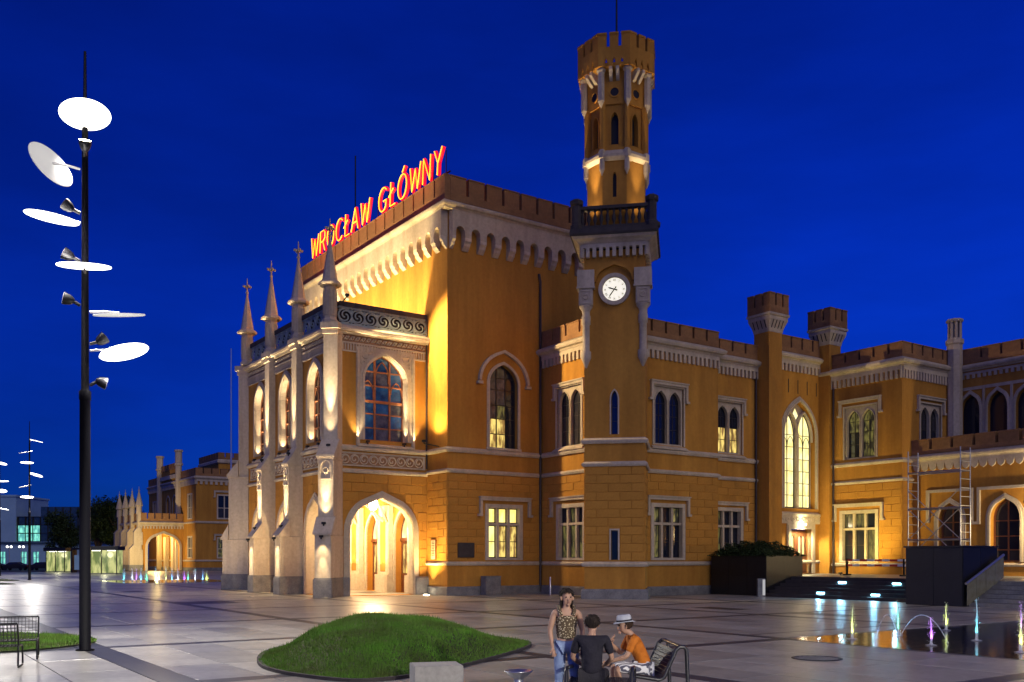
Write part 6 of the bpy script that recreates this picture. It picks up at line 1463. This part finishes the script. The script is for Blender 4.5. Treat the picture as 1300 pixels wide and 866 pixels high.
def human(label, loc, rz, J, shirt, pants, hair, sleeves=.55, leg_len=1.0, hat=False, longhair=False, tank=False, scale=1.0):
    """J: joint positions; faces local -Y"""
    t = thing('person', label, 'person', loc, 'L', rot=rz)
    N = {}; E = []
    def n(k, p, r): N[k] = (p, r)
    def e(*ks):
        for a, b in zip(ks, ks[1:]): E.append((a, b))
    n('pel', J['pel'], (.135,.10)); n('wai', J['wai'], (.115,.085)); n('che', J['che'], (.14,.10)); n('nkb', J['nkb'], .065); n('nk', J['nk'], .05)
    hd = Vector(J['head']); f = Vector(J['face']).normalized(); upv = Vector(J.get('up', (0,0,1))).normalized()
    n('h1', tuple(hd-upv*.06+f*.012), (.068,.075)); n('h2', tuple(hd+upv*.02), (.078,.092)); n('h3', tuple(hd+upv*.085-f*.008), (.06,.072))
    e('pel','wai','che','nkb','nk','h1','h2','h3')
    for s, S in (('l',-1),('r',1)):
        sh, el, wr, ha = J['sh'+s], J['el'+s], J['wr'+s], J['ha'+s]
        n('sh'+s, sh, .052); n('ua'+s, lerp(sh, el, .5), .046); n('el'+s, el, .038); n('fa'+s, lerp(el, wr, .4), .037); n('wr'+s, wr, (.026,.022)); n('pa'+s, lerp(wr, ha, .6), (.036,.018)); n('kn'+s, ha, (.034,.014))
        e('che','sh'+s,'ua'+s,'el'+s,'fa'+s,'wr'+s,'pa'+s,'kn'+s)
        d = (Vector(ha)-Vector(wr)).normalized(); side = d.cross(Vector((0,1,0)) if abs(d.y) < .8 else Vector((1,0,0))).normalized()*.021; curl = side.cross(d).normalized()
        for q, (o, L) in enumerate(((-1.5,.060),(-.5,.075),(.5,.072),(1.5,.055))):
            b0 = Vector(ha)+side*o*.85; n(f'f{s}{q}a', tuple(b0+d*L*.5+curl*.006), .0085); n(f'f{s}{q}b', tuple(b0+d*L*.85+curl*.022), .0075); e('kn'+s, f'f{s}{q}a', f'f{s}{q}b')
        b0 = Vector(lerp(wr, ha, .45)); n('t1'+s, tuple(b0-side*2.0+d*.02), .011); n('t2'+s, tuple(b0-side*2.5+d*.05+curl*.01), .009); e('pa'+s,'t1'+s,'t2'+s)
        hp, kn, an, to = J['hp'+s], J['kn_'+s], J['an'+s], J['to'+s]
        n('hp'+s, hp, .085); n('th'+s, lerp(hp, kn, .45), .078); n('kk'+s, kn, .055); n('ca'+s, lerp(kn, an, .35), .055); n('an'+s, an, .038); n('to'+s, to, (.036,.026)); e('pel','hp'+s,'th'+s,'kk'+s,'ca'+s,'an'+s,'to'+s)
    x = upv.cross(f).normalized()
    ex = MB()
    nose = hd+f*.098-upv*.012; ex.ball(tuple(nose), .016, 8, 6, (1,1,1.3)); ex.ball(tuple(nose-upv*.012+f*.006), .013, 8, 6); ex.ball(tuple(hd+f*.082-upv*.085), .022, 8, 6)
    for s in (-1,1): ex.ball(tuple(hd+x*s*.083-f*.004-upv*.005), .026, 8, 6, (.6,.6,1.25))
    child(t, 'body', skin_mesh('body', N, E, 'pel', 'skin', 2, ex))
    em = MB()
    for s in (-1,1): em.ball(tuple(hd+x*s*.033+f*.082+upv*.022), .011, 8, 6)
    part(t, 'eyes', em, 'eye'); part(t, 'mouth', MB().ball(tuple(hd+f*.088-upv*.052), .018, 8, 5, (1.0,1.0,.35)), 'lips')
    # hair: cap of the skull, leaving the face free
    hm_ = MB(); c = hd+upv*.035-f*.018; vs = []; nn, mm = 20, 12
    for i in range(mm+1):
        th = math.pi*i/mm
        for k in range(nn):
            ph = 2*math.pi*k/nn; v = x*math.sin(th)*math.cos(ph)*.094 + f*math.sin(th)*math.sin(ph)*.108 + upv*math.cos(th)*.098
            fr_ = v.dot(f)
            low = -.10 if fr_ < .01 else .032+fr_*.16
            if v.dot(upv) < low: v = v + upv*(low-v.dot(upv)); v = v*(.99 if fr_ < .01 else .90)
            v = v*rnd.uniform(.97,1.04); vs.append(tuple(c+v))
    hm_.add(vs, [(i*nn+k, i*nn+(k+1)%nn, (i+1)*nn+(k+1)%nn, (i+1)*nn+k) for i in range(mm) for k in range(nn)], True)
    if longhair:
        for k in range(26):
            a = -1.3+k*.104; b0 = hd+x*math.sin(a)*.085-f*math.cos(a)*.08; hm_.tube([b0+upv*.03, b0-upv*.08-f*.012, b0-upv*.20-f*.01, b0-upv*rnd.uniform(.27,.33)-f*.005], [.016,.018,.014,.004], 5)
    for k in range(150):
        a = rnd.uniform(0,6.28); th = rnd.uniform(0,1.9); v = x*math.sin(th)*math.cos(a)*.096 + f*math.sin(th)*math.sin(a)*.108 + upv*math.cos(th)*.10
        if v.dot(upv) < (-.06 if v.dot(f) < .02 else .05): continue
        w_ = v.normalized(); dn = (-upv + w_*w_.dot(upv) + x*rnd.uniform(-.4,.4)); dn = dn.normalized() if dn.length > .1 else x
        p0 = c+v*.98; hm_.tube([p0, p0+w_*.006+dn*.02, p0+w_*.003+dn*.045], [.006,.005,.001], 4)
    part(t, 'hair', hm_, hair)
    if hat:
        h0 = hd+upv*.062-f*.004; vs = []; prof = [(.155,-.005),(.158,.003),(.110,.012),(.106,.05),(.100,.085),(.085,.105),(.03,.100),(.004,.098)]
        for r, z in prof:
            for k in range(24):
                a = 2*math.pi*k/24; vs.append(tuple(h0+x*math.cos(a)*r*.93+f*math.sin(a)*r*1.03+upv*(z+(.012*math.cos(2*a) if r > .12 else 0))))
        part(t, 'hat', MB().add(vs, [(i*24+k, i*24+(k+1)%24, (i+1)*24+(k+1)%24, (i+1)*24+k) for i in range(len(prof)-1) for k in range(24)], True), 'hat_cloth')
        vs = [tuple(h0+x*math.cos(2*math.pi*k/24)*r*.93+f*math.sin(2*math.pi*k/24)*r*1.03+upv*z) for r, z in ((.112,.012),(.110,.036)) for k in range(24)]
        part(t, 'hat_band', MB().add(vs, [(k,(k+1)%24,24+(k+1)%24,24+k) for k in range(24)], True), 'trousers_dark')
    # shirt
    C = {}; CE = []
    g = .016
    C['pel'] = (lerp(J['pel'], J['wai'], .0), (.135+g,.10+g)); C['wai'] = (J['wai'], (.150,.116)); C['che'] = (J['che'], (.172,.128)); C['upc'] = (lerp(J['che'], J['nkb'], .45), (.15,.11) if tank else (.155,.118))
    if not tank: C['nkb'] = (lerp(J['che'], J['nkb'], .98), (.082,.08))
    CE += [('pel','wai'),('wai','che'),('che','upc')] + ([] if tank else [('upc','nkb')])
    for s in 'lr':
        if tank:
            C['sh'+s] = (tuple(Vector(lerp(J['nkb'], J['sh'+s], .62))+Vector((0,0,.025))), .042); C['st'+s] = (lerp(J['che'], J['sh'+s], .45), .062); CE += []; C.pop('st'+s); C.pop('sh'+s); continue
        C['sh'+s] = (J['sh'+s], .072); C['ua'+s] = (lerp(J['sh'+s], J['el'+s], .5), .064); C['sl'+s] = (lerp(J['sh'+s], J['el'+s], sleeves+.25), .058); CE += [('upc','sh'+s),('sh'+s,'ua'+s),('ua'+s,'sl'+s)]
    so_ = child(t, 'shirt', skin_mesh('shirt', C, CE, 'pel', shirt, 2))
    if tank:
        for s, S in (('l',-1),('r',1)):
            q = Vector(J['che']); part(so_, 'strap', MB().tube([q+Vector((S*.085,-.10,.06)), q+Vector((S*.105,-.075,.13)), q+Vector((S*.108,-.005,.178)), q+Vector((S*.10,.06,.14)), q+Vector((S*.085,.09,.06))], .028, 8), shirt)
    P = {'pel': (J['pel'], (.148,.112))}; PE = []
    for s in 'lr':
        kn, an, hp = J['kn_'+s], J['an'+s], J['hp'+s]; P['hp'+s] = (hp, .098); P['th'+s] = (lerp(hp, kn, .45), .092); P['kk'+s] = (kn, .07); PE += [('pel','hp'+s),('hp'+s,'th'+s),('th'+s,'kk'+s)]
        if leg_len >= 1: P['ca'+s] = (lerp(kn, an, .45), .064); P['an'+s] = (lerp(kn, an, .95), .055); PE += [('kk'+s,'ca'+s),('ca'+s,'an'+s)]
    child(t, 'trousers' if leg_len >= 1 else 'shorts', skin_mesh('trousers', P, PE, 'pel', pants, 2))
    for s in 'lr':
        an, to = Vector(J['an'+s]), Vector(J['to'+s]); d = (to-an); d.z = 0; d.normalize()
        part(t, 'shoe', MB().tube([an-d*.06+Vector((0,0,-an.z+.045)), an+d*.06+Vector((0,0,-an.z+.05)), an+d*.16+Vector((0,0,-an.z+.035)), an+d*.20+Vector((0,0,-an.z+.03))], [.038,.048,.042,.02], 10), 'shoe')
    return t
# standing woman facing the camera, weight on one leg
JW = dict(pel=(0,0,.93), wai=(.0,.005,1.08), che=(0,.0,1.25), nkb=(0,.0,1.40), nk=(0,-.01,1.46), head=(.01,-.015,1.545), face=(.12,-1,-.08),
    shl=(-.165,0,1.36), shr=(.165,0,1.36), ell=(-.225,.03,1.09), elr=(.23,.02,1.09), wrl=(-.20,-.06,.87), wrr=(.225,-.05,.86), hal=(-.185,-.09,.79), har=(.215,-.07,.78),
    hpl=(-.085,0,.88), hpr=(.085,0,.88), kn_l=(-.10,-.02,.48), kn_r=(.11,-.05,.48), anl=(-.11,.02,.08), anr=(.14,.0,.08), tol=(-.13,-.14,.03), tor=(.17,-.15,.03))
human('woman standing in patterned sleeveless top and light blue jeans', (.76,13.2,0), R(4), JW, 'top_pattern', 'jeans', 'hair_dark', tank=True, longhair=True)
# man in orange, seated in profile, leaning forward, hand at his chin
JO = dict(pel=(0,.03,.50), wai=(0,-.03,.66), che=(0,-.12,.84), nkb=(0,-.20,.99), nk=(0,-.235,1.045), head=(0,-.285,1.115), face=(0,-1,-.12), up=(0,-.12,1),
    shl=(-.165,-.17,.945), shr=(.165,-.17,.945), ell=(-.19,-.30,.70), elr=(.20,-.30,.69), wrl=(-.06,-.47,.86), wrr=(.10,-.50,.62), hal=(-.03,-.455,.94), har=(.06,-.56,.60),
    hpl=(-.09,-.01,.50), hpr=(.09,-.01,.50), kn_l=(-.13,-.43,.52), kn_r=(.14,-.43,.52), anl=(-.12,-.38,.08), anr=(.14,-.36,.08), tol=(-.13,-.54,.03), tor=(.16,-.52,.03))
human('bearded man in orange shirt and pale hat seated sideways on the mesh bench', (1.92,13.72,0), R(-84), JO, 'shirt_orange', 'shorts_pattern', 'hair_brown', leg_len=.5, hat=True)
# person in dark shirt, seated with the back to the camera
JD = dict(pel=(0,.02,.50), wai=(0,.0,.68), che=(0,-.03,.88), nkb=(0,-.06,1.05), nk=(0,-.075,1.11), head=(.0,-.10,1.195), face=(.15,-1,-.15),
    shl=(-.19,-.05,1.01), shr=(.19,-.05,1.01), ell=(-.27,-.12,.74), elr=(.27,-.12,.74), wrl=(-.16,-.34,.62), wrr=(.16,-.34,.62), hal=(-.12,-.41,.61), har=(.12,-.41,.61),
    hpl=(-.09,-.02,.50), hpr=(.09,-.02,.50), kn_l=(-.16,-.45,.52), kn_r=(.16,-.45,.52), anl=(-.15,-.42,.08), anr=(.15,-.42,.08), tol=(-.17,-.58,.03), tor=(.17,-.58,.03))
human('person in dark shirt with short dark hair seated with back turned', (1.08,12.75,0), R(172), JD, 'shirt_dark', 'trousers_dark', 'hair_dark')
